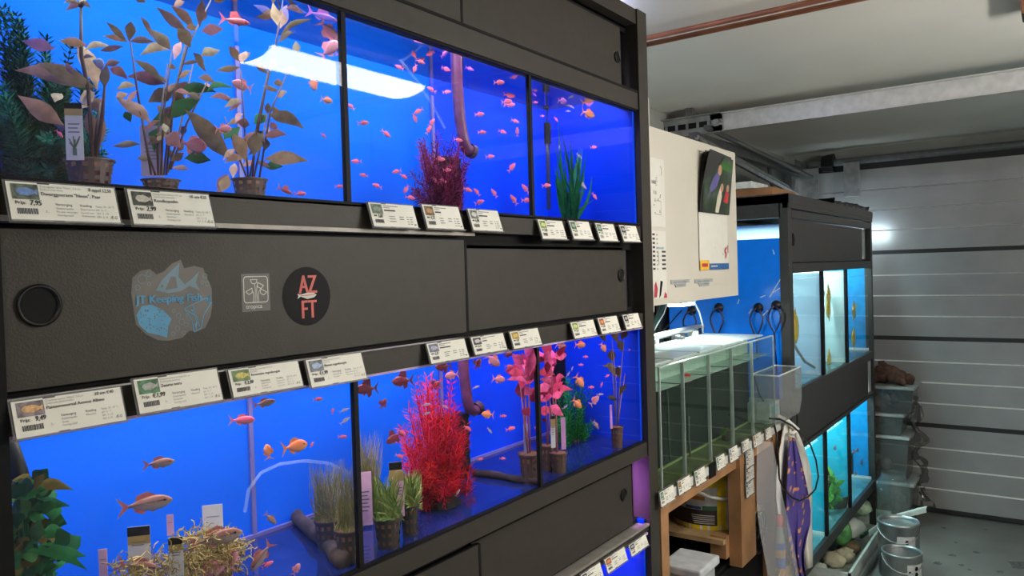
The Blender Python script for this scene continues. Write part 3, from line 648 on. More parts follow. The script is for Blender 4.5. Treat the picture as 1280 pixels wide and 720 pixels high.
# plant labels standing in pots
lab_w = mat('label_white', (.62, .60, .66), .5); lab_t = mat('label_tan', (.40, .27, .10), .5); lab_p = mat('label_pink', (.75, .42, .62), .5); lab_y = mat('label_yellow', (.62, .38, .05), .5)
def plant_label(label, x0, y0, x1, y1, X, head=.12, band=.12, col=None, tiltx=0, group='plant labels standing in the pots', bars=3, plantpic=False):
    a, b = atX(x0, y0, X), atX(x1, y1, X)
    u = V((RT.x, RT.y, 0)).normalized(); u = (u + V((0, 1, 0)) * .4).normalized()
    w_ = (x1 - x0) * depth(a) / FPX; h = a.z - b.z
    o = atX(x0, y1, X)
    t = thing('plant_label', label, 'label', o, group)
    vv = V((0, 0, 1)) + u * tiltx; n = u.cross(vv).normalized()
    MB().obox(o + u * w_ / 2 + vv * h / 2 - n * .0004, u * w_ / 2, vv * h / 2, n * .0004).build('stake', col or lab_w, t)
    mb = MB(); fl = Flat(mb, o, u, vv)
    if head: fl.rect(0, h * (1 - head), w_, h * head, 0)
    if band: fl.rect(0, h * (1 - head - band), w_, h * band, 1)
    for i in range(bars): fl.rect(w_ * .18, h * (.62 - .07 * i), w_ * (.64 - .1 * (i % 2)), h * .022, 2)
    if plantpic:
        fl.rect(w_ * .38, h * .08, w_ * .24, h * .13, 3)
        for k in range(7): fl.stroke([(w_ * .5, h * .2), (w_ * (.5 + .34 * math.sin(k - 3)), h * (.36 + .06 * math.cos(k * 1.3)))], w_ * .08, 3)
    mb.build('print', [edge_m, lab_t, mat('label_ink', (.18, .16, .20), .6), mat('label_green', (.12, .18, .15), .6)], t)
plant_label('white plant label with drawn plant, in the leftmost pot', 83, 127, 103, 200, XP + .03, .10, .12, plantpic=True)
plant_label('lilac plant label behind the stems of the tallest plant', 177, 155, 203, 221, XP - .03, 0, 0, mat('label_lilac', (.42, .33, .52), .5), bars=5)

def bush(name, label, base, X, box, mats, n, node, nl, nw, seed=1, spread=.05, upright=.5, crown=None, basemat=None, group=None, ang=.9, part='frond', fat=0):
    """bushy plant: fronds from one foot, each frond a stem with many narrow leaflets; box = silhouette in pixels"""
    R = random.Random(seed)
    B = atX(*base, X)
    t = thing(name, label, 'plant', B, group)
    x0, y0, x1, y1 = box
    for i in range(n):
        fx = R.uniform(0, 1); fy = R.uniform(0, 1) ** .8
        ex = .5 + (fx - .5) * (1 - .55 * max(0, .55 - fy) / .55 * .9) if not crown else .5 + (fx - .5) * crown(fy)
        px, py = x0 + (x1 - x0) * ex, y0 + (y1 - y0) * fy
        E = atX(px, py, X + R.uniform(-spread, spread))
        st = B + V((R.uniform(-.3, .3) * spread, (E.y - B.y) * R.uniform(.15, .5), 0))
        mid = (st + E) / 2 + V((R.uniform(-.2, .2) * spread, 0, 0)) ; mid.z += upright * .1 * (E.z - st.z); mid.y += (st.y - E.y) * .12
        pts = []
        for k in range(node + 1):
            u = k / node; pts.append(st * (1 - u) ** 2 + mid * (2 * u * (1 - u)) + E * u * u)
        mb = MB(); mb.tube([pts[0], pts[node // 2], pts[-1]], [.0016, .0012, .0007], 3)
        for k in range(1, node + 1):
            d = (pts[k] - pts[k - 1]).normalized(); o1 = d.orthogonal().normalized(); o2 = d.cross(o1); a0 = R.uniform(0, 6.28)
            for j in range(nl):
                a = a0 + 2 * PI * j / nl; od = o1 * math.cos(a) + o2 * math.sin(a)
                L = node * 0 + R.uniform(.7, 1.2) * nw[0] * (1 if k < node * .8 else .75)
                tip = pts[k] + (d * (1 - ang * .5) + od * ang).normalized() * L
                sd = d.cross(od).normalized() * nw[1] / 2
                m_ = (pts[k] + tip) / 2 - d * L * .06
                mb.quad(pts[k], m_ + sd, tip, m_ - sd)
        mb.build(part, R.choice(mats), t)
    if basemat:
        r = (x1 - x0) * depth(B) / FPX * .25
        mb = MB(); mb.lathe([(r * 1.1, 0), (r * 1.25, .008), (r * 1.0, .022), (r * .6, .035), (.001, .038)], B - V((0, 0, .004)), 14); ob = mb.build('base', basemat, t)
    return t
gd = lf('elodea', [(.012, .11, .07), (.02, .14, .075), (.01, .08, .05)])
bush('water_plant', 'dark green bushy plant at the left end of the upper tank', (45, 228), F - .19, (-35, 12, 95, 215), gd, 46, 26, 6, (.020, .0040), 3, .06, .3, lambda fy: 1.0)
bush('water_plant', 'lower green tuft behind the leftmost pot in the upper tank', (90, 228), F - .19, (55, 70, 135, 215), gd, 22, 20, 6, (.018, .0036), 4, .05, .3, lambda fy: 1.0)
gr = lf('red_bush', [(.16, .012, .06), (.22, .02, .07), (.11, .008, .05)])
bush('plastic_plant', 'dark purple-red bushy plant under the brown pipe in the upper tank', (550, 263), F - .13, (512, 166, 592, 250), gr, 60, 15, 4, (.018, .0020), 5, .06, .4)
rr = lf('bright_red_bush', [(.52, .006, .02), (.42, .006, .03), (.60, .015, .02), (.30, .008, .06)])
bush('plastic_plant', 'bright red bushy plant in front of the black filter in the middle row', (549, 632), F - .115, (498, 470, 588, 612), rr, 120, 17, 4, (.024, .0018), 6, .06, .5, None, edge_m)
gg = lf('green_bush', [(.008, .15, .03), (.012, .20, .03), (.006, .09, .04)])
bush('plastic_plant', 'green bushy plant in the right tank of the middle row', (716, 562), F - .17, (690, 455, 742, 545), gg, 46, 16, 4, (.020, .0032), 7, .06, .4, None, mat('stone_dark', (.05, .045, .045), .8, vary=.4))

def blades(t, name, c, r0, tips, wd, mats, R, seg=4, kind=None):
    mb = MB()
    for E in tips:
        b = c + V((R.uniform(-r0, r0), R.uniform(-r0, r0), 0)); d = E - b
        s = d.cross(b - EYE).normalized() * wd / 2; bend = V((R.uniform(-.2, .2), R.uniform(-.2, .2), 0)) * d.length
        P = [b + d * (i / seg) + bend * math.sin(PI * i / seg) * .4 for i in range(seg + 1)]
        vs = []
        for i, p in enumerate(P): q = (1 - (i / seg) ** 2) * .9 + .05; vs += [p + s * q, p - s * q]
        mb.add(vs, [(2 * i, 2 * i + 1, 2 * i + 3, 2 * i + 2) for i in range(seg)], R.randrange(len(mats)))
    return mb.build(name, mats, t, kind=kind)
def floorpot(cx, bot, zf, clampx=(F - .24, F - .035)):
    P = atZ(cx, bot, zf)
    X = min(max(P.x, clampx[0]), clampx[1])
    return X, atX(cx, bot, X).y
gm = lf('hair_grass', [(.28, .22, .10), (.36, .28, .13), (.18, .20, .07)]); gl = lf('leaf_grass', [(.22, .30, .08), (.30, .34, .12), (.11, .19, .05)])
def grass_pot(label, cx, top, bot, w_, box, mats, n, wd, seed, potm=potd_m):
    R = random.Random(seed); X, y = floorpot(cx, bot, LZ0)
    P = atX(cx, top, X); r = w_ * depth(P) / FPX / 2; h = P.z - LZ0
    t = thing('grass_pot', label, 'plant', (X, y, LZ0), 'grass pots standing on the tank floor')
    net_pot(t, (X, y, LZ0), h, r, potm)
    tips = [atX(R.uniform(box[0], box[2]), box[1] + (box[3] - box[1]) * R.random() ** 1.3, X + R.uniform(-.03, .03)) for _ in range(n)]
    blades(t, 'grass', V((X, y, LZ0 + h)), r * .8, tips, wd, mats, R, kind='stuff')
grass_pot('pot of fine brownish hair grass, leftmost beside the black divider', 411, 648, 686, 33, (384, 572, 432, 645), gm, 420, .0011, 1)
grass_pot('pot of hair grass hard left of the black divider', 437, 660, 701, 34, (422, 575, 446, 650), gm, 300, .0011, 2)
grass_pot('pot of tall fine grass hard right of the black divider', 462, 625, 650, 26, (440, 535, 480, 618), gm, 320, .0011, 3)
grass_pot('pot of fresh green leafy grass with a pink label', 486, 645, 687, 35, (465, 590, 508, 655), gl, 240, .0034, 4)
grass_pot('pot of green leafy grass behind the pink label', 513, 630, 668, 24, (500, 585, 530, 640), gl, 170, .0032, 5)
Xg = floorpot(486, 687, LZ0)[0]
plant_label('pink plant label in the pot right of the black divider', 447, 598, 466, 658, floorpot(462, 650, LZ0)[0] + .02, 0, 0, lab_p, bars=6)
plant_label('plant label with black and gold head in the green grass pot', 487, 584, 503, 610, Xg - .01, .3, .5, lab_t, bars=0)
plant_label('narrow pink and yellow plant label in front of the green grass', 497, 592, 506, 646, Xg + .01, 0, .22, lab_p, bars=3)

# red-leaved potted plants of the middle row
rl = lf('red_leaf', [(.62, .06, .16), (.50, .04, .12), (.72, .10, .28)])
def crown_leaves(seed, cx, cy, n, rad, w_):
    R = random.Random(seed); out = []
    for i in range(n):
        a = R.uniform(0, 2 * PI); bx, by = cx + R.uniform(-6, 6), cy + R.uniform(-rad * .9, rad * .9)
        L = rad * R.uniform(.35, .7); out.append(((bx, by), (bx + L * math.cos(a), by - abs(L * math.sin(a)) * R.choice((1, 1, .5, -.6))), w_ * R.uniform(.7, 1.2), R.randrange(3)))
    return out
def floor_leafy(name, label, pot, stems, leaves, mats, sm_, seed, sr=.0016, group=None):
    X, y = floorpot(pot[0], pot[2], LZ0)
    return leafy(name, label, X, (pot[0], pot[1], pot[3], LZ0), stems, leaves, mats, sm_, (0, 0), 1, sr, group, pot_m, seed)
GR = 'red-leaved potted plants of the middle row'
floor_leafy('potted_plant', 'potted plant with crimson leaves, left of the thin black divider', (663, 566, 603, 30), [[(655, 450), (657, 510), (660, 566)], [(662, 470), (661, 520), (663, 566)], [(650, 480), (656, 530), (660, 566)]],
            crown_leaves(1, 657, 478, 26, 38, 10) + [((655, 470), (641, 442), 8, 0), ((662, 470), (668, 437), 9, 2), ((660, 480), (634, 473), 7, 2), ((655, 500), (648, 480), 7, 1)], rl, stemr_m, 21, .0020, GR)
floor_leafy('potted_plant', 'potted plant with pink-red leaves, right of the thin black divider', (698, 565, 600, 22), [[(688, 440), (692, 510), (696, 565)], [(682, 470), (690, 520), (695, 565)], [(694, 480), (697, 566)]],
            crown_leaves(2, 689, 478, 26, 38, 9) + [((686, 480), (690, 436), 9, 2), ((692, 500), (700, 470), 7, 1)], rl, stemr_m, 22, .0018, GR)
floor_leafy('potted_plant', 'small brown pot with red stems half behind the thin black divider', (684, 556, 588, 18), [[(683, 500), (684, 556)], [(687, 510), (685, 556)]], crown_leaves(3, 684, 505, 6, 20, 6), rl, stemr_m, 23, .0016, GR)
bl = lf('brown_leaf', [(.16, .10, .06), (.24, .14, .08), (.10, .08, .05)])
floor_leafy('potted_plant', 'potted plant with dull brown oval leaves, rightmost in the middle row', (771, 533, 562, 16), [[(765, 425), (770, 480), (770, 533)], [(780, 425), (774, 490), (772, 533)], [(788, 430), (776, 500), (772, 533)], [(764, 440), (768, 500), (770, 533)]],
            [((765, 452), (764, 437), 9, 0), ((776, 456), (784, 438), 10, 1), ((772, 430), (765, 415), 9, 0), ((776, 425), (784, 412), 9, 0), ((774, 472), (771, 458), 8, 1), ((768, 470), (760, 452), 6, 2), ((778, 440), (773, 425), 8, 2), ((770, 462), (754, 455), 5, 0), ((774, 495), (783, 480), 6, 2), ((772, 500), (758, 497), 5, 2), ((786, 425), (793, 414), 6, 0), ((757, 428), (750, 418), 7, 2)], bl, stemg_m, 24, .0014)
plant_label('clear plant label in the crimson potted plant', 655, 532, 661, 566, floorpot(663, 603, LZ0)[0] - .01, 0, 0, mat('label_clear', (.45, .42, .6), .4, trans=.4), bars=0)
plant_label('cream and brown plant label in the pink-red potted plant', 689, 522, 695, 560, floorpot(698, 600, LZ0)[0] + .01, .1, .25, lab_w, bars=4)
plant_label('violet plant label leaning in the pink-red potted plant', 702, 524, 708, 562, floorpot(698, 600, LZ0)[0] + .012, 0, 0, mat('label_violet', (.66, .30, .66), .5), bars=0)
plant_label('thin violet plant label beside the brown oval leaves', 763, 507, 766, 536, floorpot(771, 562, LZ0)[0], 0, 0, mat('label_violet', (.66, .30, .66), .5), bars=0)

# broad-leaved artificial plant at lower left
R = random.Random(31)
X0 = F - .07; B = atX(48, 750, X0); B.z = LZ0 + .002
t = thing('plastic_plant', 'broad-leaved green plant in the lower left corner of the middle row', 'plant', B)
gb = lf('broad_leaf', [(.012, .11, .035), (.008, .07, .03), (.035, .12, .035), (.11, .085, .025)])
for i in range(9):
    q = atX(R.uniform(15, 75), R.uniform(600, 680), X0 + R.uniform(-.04, .03)); MB().tube([B, (B + q) / 2 + V((0, R.uniform(-.01, .01), .01)), q], .002, 5).build('stem', gb[1], t)
for i in range(150):
    y = R.uniform(605, 735); wl = 14 + (y - 600) * .45; bx = 40 + R.uniform(-wl, wl * .8); a = R.uniform(-2.6, .3) if y > 625 else R.uniform(-2.8, -.1)
    L = R.uniform(24, 44); x1 = X0 + R.uniform(-.05, .04)
    leaf(t, atX(bx, y, x1), atX(bx + L * math.cos(a) * .8, y + L * math.sin(a) * .55, x1 + R.uniform(-.02, .03)), R.uniform(15, 24) * .42 / FPX * 2.3, gb[R.choice((0, 0, 1, 1, 2, 3))], .1, R.uniform(-.6, .6))
for b, tp, w_, ci in (((40, 612), (92, 612), 15, 3), ((35, 640), (88, 632), 16, 1), ((42, 615), (55, 592), 10, 3), ((20, 625), (50, 615), 16, 0), ((62, 700), (108, 695), 16, 0), ((30, 690), (110, 712), 18, 0)):
    leaf(t, atX(*b, X0 + .03), atX(*tp, X0 + .035), w_ * 1.0 * depth(atX(*b, X0)) / FPX, gb[ci], .15, .1)
# straw-coloured clump with labels in the lower left tank
R = random.Random(41)
Xc = F - .09; C0 = atX(262, 700, Xc)
t = thing('water_plant', 'straw-coloured stringy plant clump with brown pot among the labels', 'plant', (Xc, C0.y, LZ0))
st_m = lf('straw', [(.34, .24, .09), (.42, .32, .13), (.24, .18, .07)])
for (cx, cy, rx, ry, n) in ((258, 690, 42, 26, 420), (200, 712, 60, 20, 330), (285, 690, 26, 24, 130)):
    mb = MB()
    for i in range(n):
        a, q = R.uniform(0, 2 * PI), R.random() ** .5
        p = atX(cx + rx * q * math.cos(a), cy + ry * q * math.sin(a), Xc + R.uniform(-.04, .05)); pts = [p]; d = V((R.gauss(0, 1), R.gauss(0, 1), R.gauss(0, 1))).normalized()
        for k in range(6):
            d = (d + V((R.gauss(0, .6), R.gauss(0, .6), R.gauss(0, .6)))).normalized(); pts.append(pts[-1] + d * .0042)
        mb.tube(pts, .0008, 3, R.randrange(3), False)
    mb.build('strands', st_m, t, kind='stuff')
q = atX(272, 712, Xc - .03); net_pot(t, (Xc - .03, q.y, LZ0), .055, .024, mat('red_brown_pot', (.22, .07, .05), .6))
plant_label('large white plant label with black head, left of the straw clump', 161, 668, 187, 712, Xc + .01, .22, .2, lab_w, tiltx=.0, bars=2)
plant_label('small pink plant label at the top of the straw clump', 209, 646, 217, 670, Xc - .04, 0, 0, lab_p, bars=1)
plant_label('white plant label with black head in front of the straw clump', 212, 678, 229, 724, Xc + .035, .18, .15, lab_w, bars=2)
plant_label('white plant label with a barcode behind the straw clump', 254, 640, 278, 672, Xc - .05, .0, 0, lab_w, bars=1)
plant_label('pink plant label at the far left of the straw clump', 124, 690, 134, 722, Xc + .0, 0, 0, lab_p, bars=1)

# grass-like plant, heater, pipes, filters
R = random.Random(51); Xv = F - .10; B = atX(712, 275, Xv); B.z = UZ0 + .002
t = thing('water_plant', 'green tape grass in the upper right tank', 'plant', B)
vm = lf('tape_grass', [(.012, .13, .045), (.02, .17, .06), (.01, .08, .05)])
for i in range(46):
    px = R.gauss(712, 12); E = atX(px, R.uniform(150, 235) if R.random() < .4 else R.uniform(185, 250), Xv + R.uniform(-.05, .05))
    blades(t, 'blade', B, .012, [E], .009, [vm[i % 3]], R, 6)
heat_m = mat('heater_black', (.006, .007, .009), .5, spec=.2)
t = thing('heater', 'black tube heater beside the tape grass in the upper right tank', 'heater', atX(685, 270, F - .16))
Xh = F - .16
MB().tube([atX(684, 154, Xh), atX(684.5, 180, Xh)], .009, 10).build('heater_head', heat_m, t)
MB().tube([atX(684.5, 180, Xh), atX(686, 262, Xh)], .0055, 10).build('heater_tube', mat('heater_glass', (.03, .04, .10), .15), t)
MB().tube([atX(682, 108, Xh), atX(682.5, 136, Xh)], .007, 8).build('suction_holder', heat_m, t)
MB().tube([atX(683, 85, Xh), atX(682, 108, Xh), atX(684, 130, Xh), atX(683.5, 154, Xh)], .0016, 6).build('cable', heat_m, t)
pipe_m = mat('brown_pipe', (.16, .05, .13), .3, vary=.3, scale=40)
Xq = F - .17
for lab, pts, r, z in (('brown overflow pipe with elbow in the upper middle tank', [(569, 48), (571, 100), (575, 150), (579, 172), (583, 186), (589, 189)], .0125, 0), ('brown overflow pipe with elbow in the middle row', [(578, 438), (580, 470), (584, 500), (587, 511), (592, 514), (597, 510)], .012, 0)):
    P = [atX(*p, Xq) for p in pts]; t = thing('overflow_pipe', lab, 'pipe', P[-1])
    MB().tube(P, r, 12, cap=False).build('pipe', pipe_m, t, True)
    d = (P[-1] - P[-2]).normalized(); MB().tube([P[-1] - d * .006, P[-1] + d * .006], [r * 1.25, r * 1.3], 14).build('strainer', mat('pipe_dark', (.05, .015, .04), .5), t)
for lab, x0, y0, x1, y1, X in (('black sponge filter block behind the bright red bush', 560, 523, 589, 632, F - .19), ('black sponge filter block behind the dark red plant', 556, 195, 577, 262, F - .20), ('black corner filter behind the tape grass', 722, 215, 731, 274, F - .20), ('black sponge filter behind the green bush', 702, 440, 712, 560, F - .235)):
    a, b = atX(x0, y0, X), atX(x1, y1, X); zb = LZ0 if y1 > 400 else UZ0
    t = thing('filter_block', lab, 'filter', (X, (a.y + b.y) / 2, zb))
    mb = MB(); n = 14
    for i in range(n): 
        z0 = zb + (a.z - zb) * i / n; z1 = zb + (a.z - zb) * (i + 1) / n
        e = .003 * (i % 2); mb.box((X - .035, a.y - e, z0), (X, b.y + e, z1))
    mb.build('sponge', heat_m, t)
# air hose, black tube, driftwood
clear_m = mat('clear_hose', (.45, .6, .9), .2, trans=.86)
P = [atX(x, y, F - .13) for x, y in ((306, 640), (311, 612), (326, 591), (350, 580), (380, 576), (410, 579), (438, 592))]
tag(MB().tube(P, .0028, 8).build('air_hose', clear_m, None, True), 'clear air hose arching in the left tank of the middle row', 'hose')
P = [atX(x, y, F - .14) for x, y in ((500, 75), (520, 100), (540, 130), (556, 160))]
tag(MB().tube(P, .0025, 8).build('air_hose', clear_m, None, True), 'clear air hose slanting above the dark red plant', 'hose')
tag(MB().tube([atX(6, 545, F - .10), atX(22, 590, F - .10), atX(40, 660, F - .09)], .011, 10).build('filter_tube', heat_m, None, True), 'slanting black tube above the broad-leaved plant at lower left', 'tube')
R = random.Random(61); wood_m = mat('driftwood', (.05, .03, .03), .85, vary=.5, scale=40, bump=.8, bscale=90)
P = []; 
for u in np.linspace(0, 1, 12): 
    a = atZ(325 + 108 * u, 604 + 96 * u, LZ0 + .012); P.append(a + V((R.uniform(-.004, .004), R.uniform(-.004, .004), R.uniform(-.003, .004))))
tag(MB().tube(P, [R.uniform(.011, .019) for _ in P], 9).build('driftwood', wood_m, None, True), 'dark driftwood branch on the floor left of the black divider', 'driftwood')
P = [atZ(592 + 82 * u, 590 + 13 * u, LZ0 + .007) + V((0, R.uniform(-.003, .003), R.uniform(-.002, .002))) for u in np.linspace(0, 1, 9)]  # sediment along the divider's foot, built as a thin tube
tag(MB().tube(P, [R.uniform(.006, .010) for _ in P], 7).build('driftwood', wood_m, None, True), 'thin dark sediment line on the floor left of the crimson plant', 'driftwood')

# ================================================================== fish
eye_m = mat('fish_eye', (.01, .01, .01), .2)
def fish_body(h, w_, k=.5, n=8):
    prof = [(-.30, .16), (-.22, .30), (-.08, .72), (.08, .96), (.20, 1), (.32, .86), (.42, .55), (.48, .25), (.5, .04)]
    mb = MB()
    o = 0
    for x, q in prof: mb.v += [V((x, w_ / 2 * q ** .8 * math.cos(2 * PI * j / n), h / 2 * q * math.sin(2 * PI * j / n))) for j in range(n)]
    for i in range(len(prof) - 1):
        for j in range(n): mb.f.append((i * n + j, i * n + (j + 1) % n, (i + 1) * n + (j + 1) % n, (i + 1) * n + j)); mb.mi.append(0)
    mb.f.append(tuple(range(n))[::-1]); mb.mi.append(0)
    return mb
def fins(h, tl=.22, fork=.5, dh=.28, ah=.2, th=.7):
    T = MB(); T.quad((-.28, 0, .02), (-.28 - tl, .0, h * th), (-.28 - tl * fork, 0, 0)); T.quad((-.28, 0, -.02), (-.28 - tl * fork, 0, 0), (-.28 - tl, 0, -h * th)); T.quad((-.30, 0, .05 * h + .01), (-.28, 0, .02), (-.28 - tl * fork, 0, 0), (-.28, 0, -.02), (-.30, 0, -.05 * h - .01))
    D = MB(); D.quad((.22, 0, h * .48), (.06, 0, h * .48 + dh * h), (-.14, 0, h * .30 + dh * h), (-.16, 0, h * .24), (.05, 0, h * .44))
    A = MB(); A.quad((.02, 0, -h * .46), (-.04, 0, -h * .46 - ah * h), (-.18, 0, -h * .24 - ah * h), (-.20, 0, -h * .18))
    A.quad((.22, .02, -h * .42), (.16, .06, -h * .62), (.08, .04, -h * .60), (.12, .02, -h * .44))
    return T, D, A
def joined(*ms):
    r = MB()
    for k, q in ms: r.add(q.v, q.f, k)
    return r
KIND = {}
def kind(name, h, w_, back, belly, fin, spot=False, stripe=None, **kw):
    bm = fishmat('skin_' + name, back, belly, spot); fm = mat('fin_' + name, fin, .5, vary=.2, scale=9)
    b = fish_body(h, w_); T, D, A = fins(h, **kw)
    E = MB()
    for s in (-1, 1): E.lathe([(.026, 0), (.018, .012), (.001, .014)], (.36, s * w_ * .34, h * .10), 8, axis=(V((1, 0, 0)), V((0, 0, 1)), V((0, s, 0))))
    St = None
    if stripe:
        St = MB()
        for s in (-1, 1): St.quad((-.26, s * .02 * 1.1, .012), (.0, s * w_ * .5, .03 * h + .015), (.34, s * w_ * .42, h * .10 + .012), (.34, s * w_ * .44, h * .10 - .012), (.0, s * w_ * .52, .02), (-.26, s * .022, -.012))
    sm_ = joined((0, b), (1, T), (1, D), (1, A), (2, E)).mesh('fish', [bm, fm, eye_m], smooth=True)
    KIND[name] = dict(h=h, small=sm_, body=b.mesh('body', bm, smooth=True), tail=T.mesh('tail_fin', fm), dorsal=D.mesh('dorsal_fin', fm), anal=A.mesh('anal_fin', fm), eye=E.mesh('eye', eye_m),
                      stripe=St.mesh('side_stripe', mat('fish_stripe', stripe, .5)) if St else None)
kind('pink', .32, .13, (.82, .07, .17), (.88, .22, .32), (.80, .15, .26))
kind('rose', .46, .16, (.72, .18, .26), (.80, .36, .42), (.75, .25, .32), True)
kind('darkred', .44, .16, (.16, .015, .04), (.25, .03, .06), (.18, .02, .06), dh=.6, ah=.4)
kind('orange', .46, .16, (.80, .16, .05), (.85, .34, .18), (.75, .2, .08))
kind('silver', .24, .10, (.20, .16, .24), (.60, .50, .62), (.4, .25, .4), stripe=(.05, .03, .08))
kind('rainbow', .30, .12, (.32, .11, .10), (.40, .34, .36), (.48, .13, .15), True, stripe=(.10, .05, .10), dh=.30)
kind('shark', .24, .13, (.45, .06, .10), (.62, .16, .16), (.75, .12, .16), dh=.9, th=1.0)
kind('gourami', .56, .14, (.45, .10, .22), (.60, .22, .34), (.62, .2, .3), True, dh=.2, ah=.3)
kind('bluegourami', .62, .14, (.10, .13, .30), (.22, .20, .40), (.2, .16, .32), True, dh=.2, ah=.3)
kind('tetra', .60, .12, (.35, .25, .42), (.55, .42, .55), (.06, .05, .08), dh=.5, ah=.5)
kind('yellow', .95, .16, (.75, .42, .02), (.80, .55, .05), (.80, .45, .02), dh=.25, ah=.3)
def fish(kd, cx, cy, ln, ang, X, label, group=None, parts=None, blend=.45):
    P = atX(cx, cy, X)
    hz = (V((RT.x, RT.y, 0)).normalized() * (1 - blend) + V((0, 1, 0)) * blend).normalized()
    n = hz.cross(V((0, 0, 1)))
    a = math.radians(ang); dx, dy = math.cos(a) * ln / 2, -math.sin(a) * ln / 2
    H, T = atP(cx + dx, cy + dy, P, n), atP(cx - dx, cy - dy, P, n)
    ex = (H - T); L = ex.length; ex.normalize()
    ez = (V((0, 0, 1)) - ex * ex.z).normalized(); ey = ez.cross(ex)
    M = Matrix((ex, ey, ez)).transposed().to_4x4() @ Matrix.Scale(L, 4); M.translation = P
    K = KIND[kd]
    if parts is None: parts = ln >= 22
    if parts:
        o = thing('fish', label, 'fish', group=group); o.matrix_world = M
        for nm in ('body', 'tail', 'dorsal', 'anal', 'eye', 'stripe'):
            if K[nm]:
                c = bpy.data.objects.new({'tail': 'tail_fin', 'dorsal': 'dorsal_fin', 'anal': 'anal_fin', 'stripe': 'side_stripe'}.get(nm, nm), K[nm]); COL.objects.link(c); c.parent = o
    else:
        o = bpy.data.objects.new('fish', K['small']); COL.objects.link(o); o.matrix_world = M
        tag(o, label, 'fish', group)
    return o
R = random.Random(71)
# upper left
U = 'fish in the upper left tank'
for kd, x, y, ln, an, lab in (('shark', 293, 26, 40, -10, 'red slender fish left of the lamp reflection, at the top of the left tank'), ('shark', 402, 20, 42, -20, 'red slender fish above the lamp reflection, near the first divider'), ('rose', 411, 62, 30, 45, 'pink fish nosing up right above the lamp reflection'),
      ('rose', 303, 107, 28, 160, 'round pink fish beside the stem below the lamp reflection'), ('gourami', 241, 181, 36, -10, 'pink and violet disc-shaped fish between two leafy plants'), ('rose', 279, 161, 22, 0, 'pale pink round fish behind the olive leaf'), ('bluegourami', 121, 83, 22, 60, 'bluish round fish above the white plant label'),
      ('pink', 126, 126, 12, 20, 'small pink fish among the tan leaves of the leftmost pot'), ('pink', 74, 167, 14, -50, 'pink fish half hidden by the white plant label'), ('orange', 408, 125, 16, -15, 'small orange fish right below the lamp reflection'), ('orange', 391, 104, 20, -70, 'tan fish diving below the lamp reflection'),
      ('pink', 404, 169, 10, -40, 'tiny pink fish in open water right of the orange leaves'), ('pink', 424, 233, 12, 0, 'tiny pink fish near the floor beside the first divider'), ('shark', 356, 238, 22, -25, 'red-tailed fish near the floor right of the third pot'), ('pink', 375, 242, 16, 0, 'pink fish at the floor behind the red-tailed fish'), ('pink', 425, 68, 13, 0, 'pink fish half behind the first black divider')):
    fish(kd, x, y, ln, an, F - .10 + R.uniform(-.04, .03), lab, U)
# middle shoal
M_ = 'shoal of small pink fish in the upper middle tank'; shoal = []
for x, y, an in ((252, 123, 0), (325, 162, 40), (253, 185, -25), (190, 202, -25), (330, 206, -25), (400, 206, -20), (399, 170, -10), (287, 269, -30), (332, 276, 5), (238, 271, 10), (249, 333, 30), (236, 353, -70), (287, 368, 50), (278, 390, 60), (81, 369, 5), (149, 400, -40), (62, 484, 0), (84, 526, -8), (124, 558, -20), (183, 514, 15), (203, 529, -35), (211, 567, 60), (222, 593, -12), (310, 477, -5), (346, 502, 0), (333, 510, 0), (298, 541, -40), (318, 542, -15), (309, 577, 80), (395, 569, -20), (423, 577, -50), (475, 580, -55), (430, 607, 20), (462, 470, 5), (527, 503, 50), (499, 395, -20), (430, 343, 5), (438, 397, 0), (489, 247, 0), (512, 305, 5), (520, 314, 0), (537, 363, -20), (544, 396, 90), (569, 567, -50), (534, 600, -55), (571, 601, 0), (366, 420, -10), (325, 135, -10), (237, 205, 70), (46, 320, -40)):
    shoal.append((420 + x / 2.4, y / 2.4, an))
COLS = [(446, 'beside the first divider'), (490, 'in open water left of the red plant'), (519, 'at the left edge of the red plant'), (548, 'over the left half of the red plant'), (573, 'over the right half of the red plant'), (597, 'just right of the brown pipe'), (630, 'in open water right of the brown pipe'), (700, 'beside the second divider')]
ORD = ('topmost', 'second from the top', 'third from the top', 'fourth from the top', 'fifth from the top', 'sixth from the top', 'seventh from the top', 'eighth from the top', 'ninth from the top', 'tenth from the top', 'eleventh from the top', 'twelfth from the top', 'lowest')
lo = 0
for xm, where in COLS:
    for k, (x, y, an) in enumerate(sorted((q for q in shoal if lo <= q[0] < xm), key=lambda q: q[1])):
        fish('pink', x, y, R.uniform(11, 15.5), an + (180 if R.random() < .4 else 0), F - .11 + R.uniform(-.07, .07), 'small pink fish, %s, %s' % (ORD[k], where), M_, False)
    lo = xm
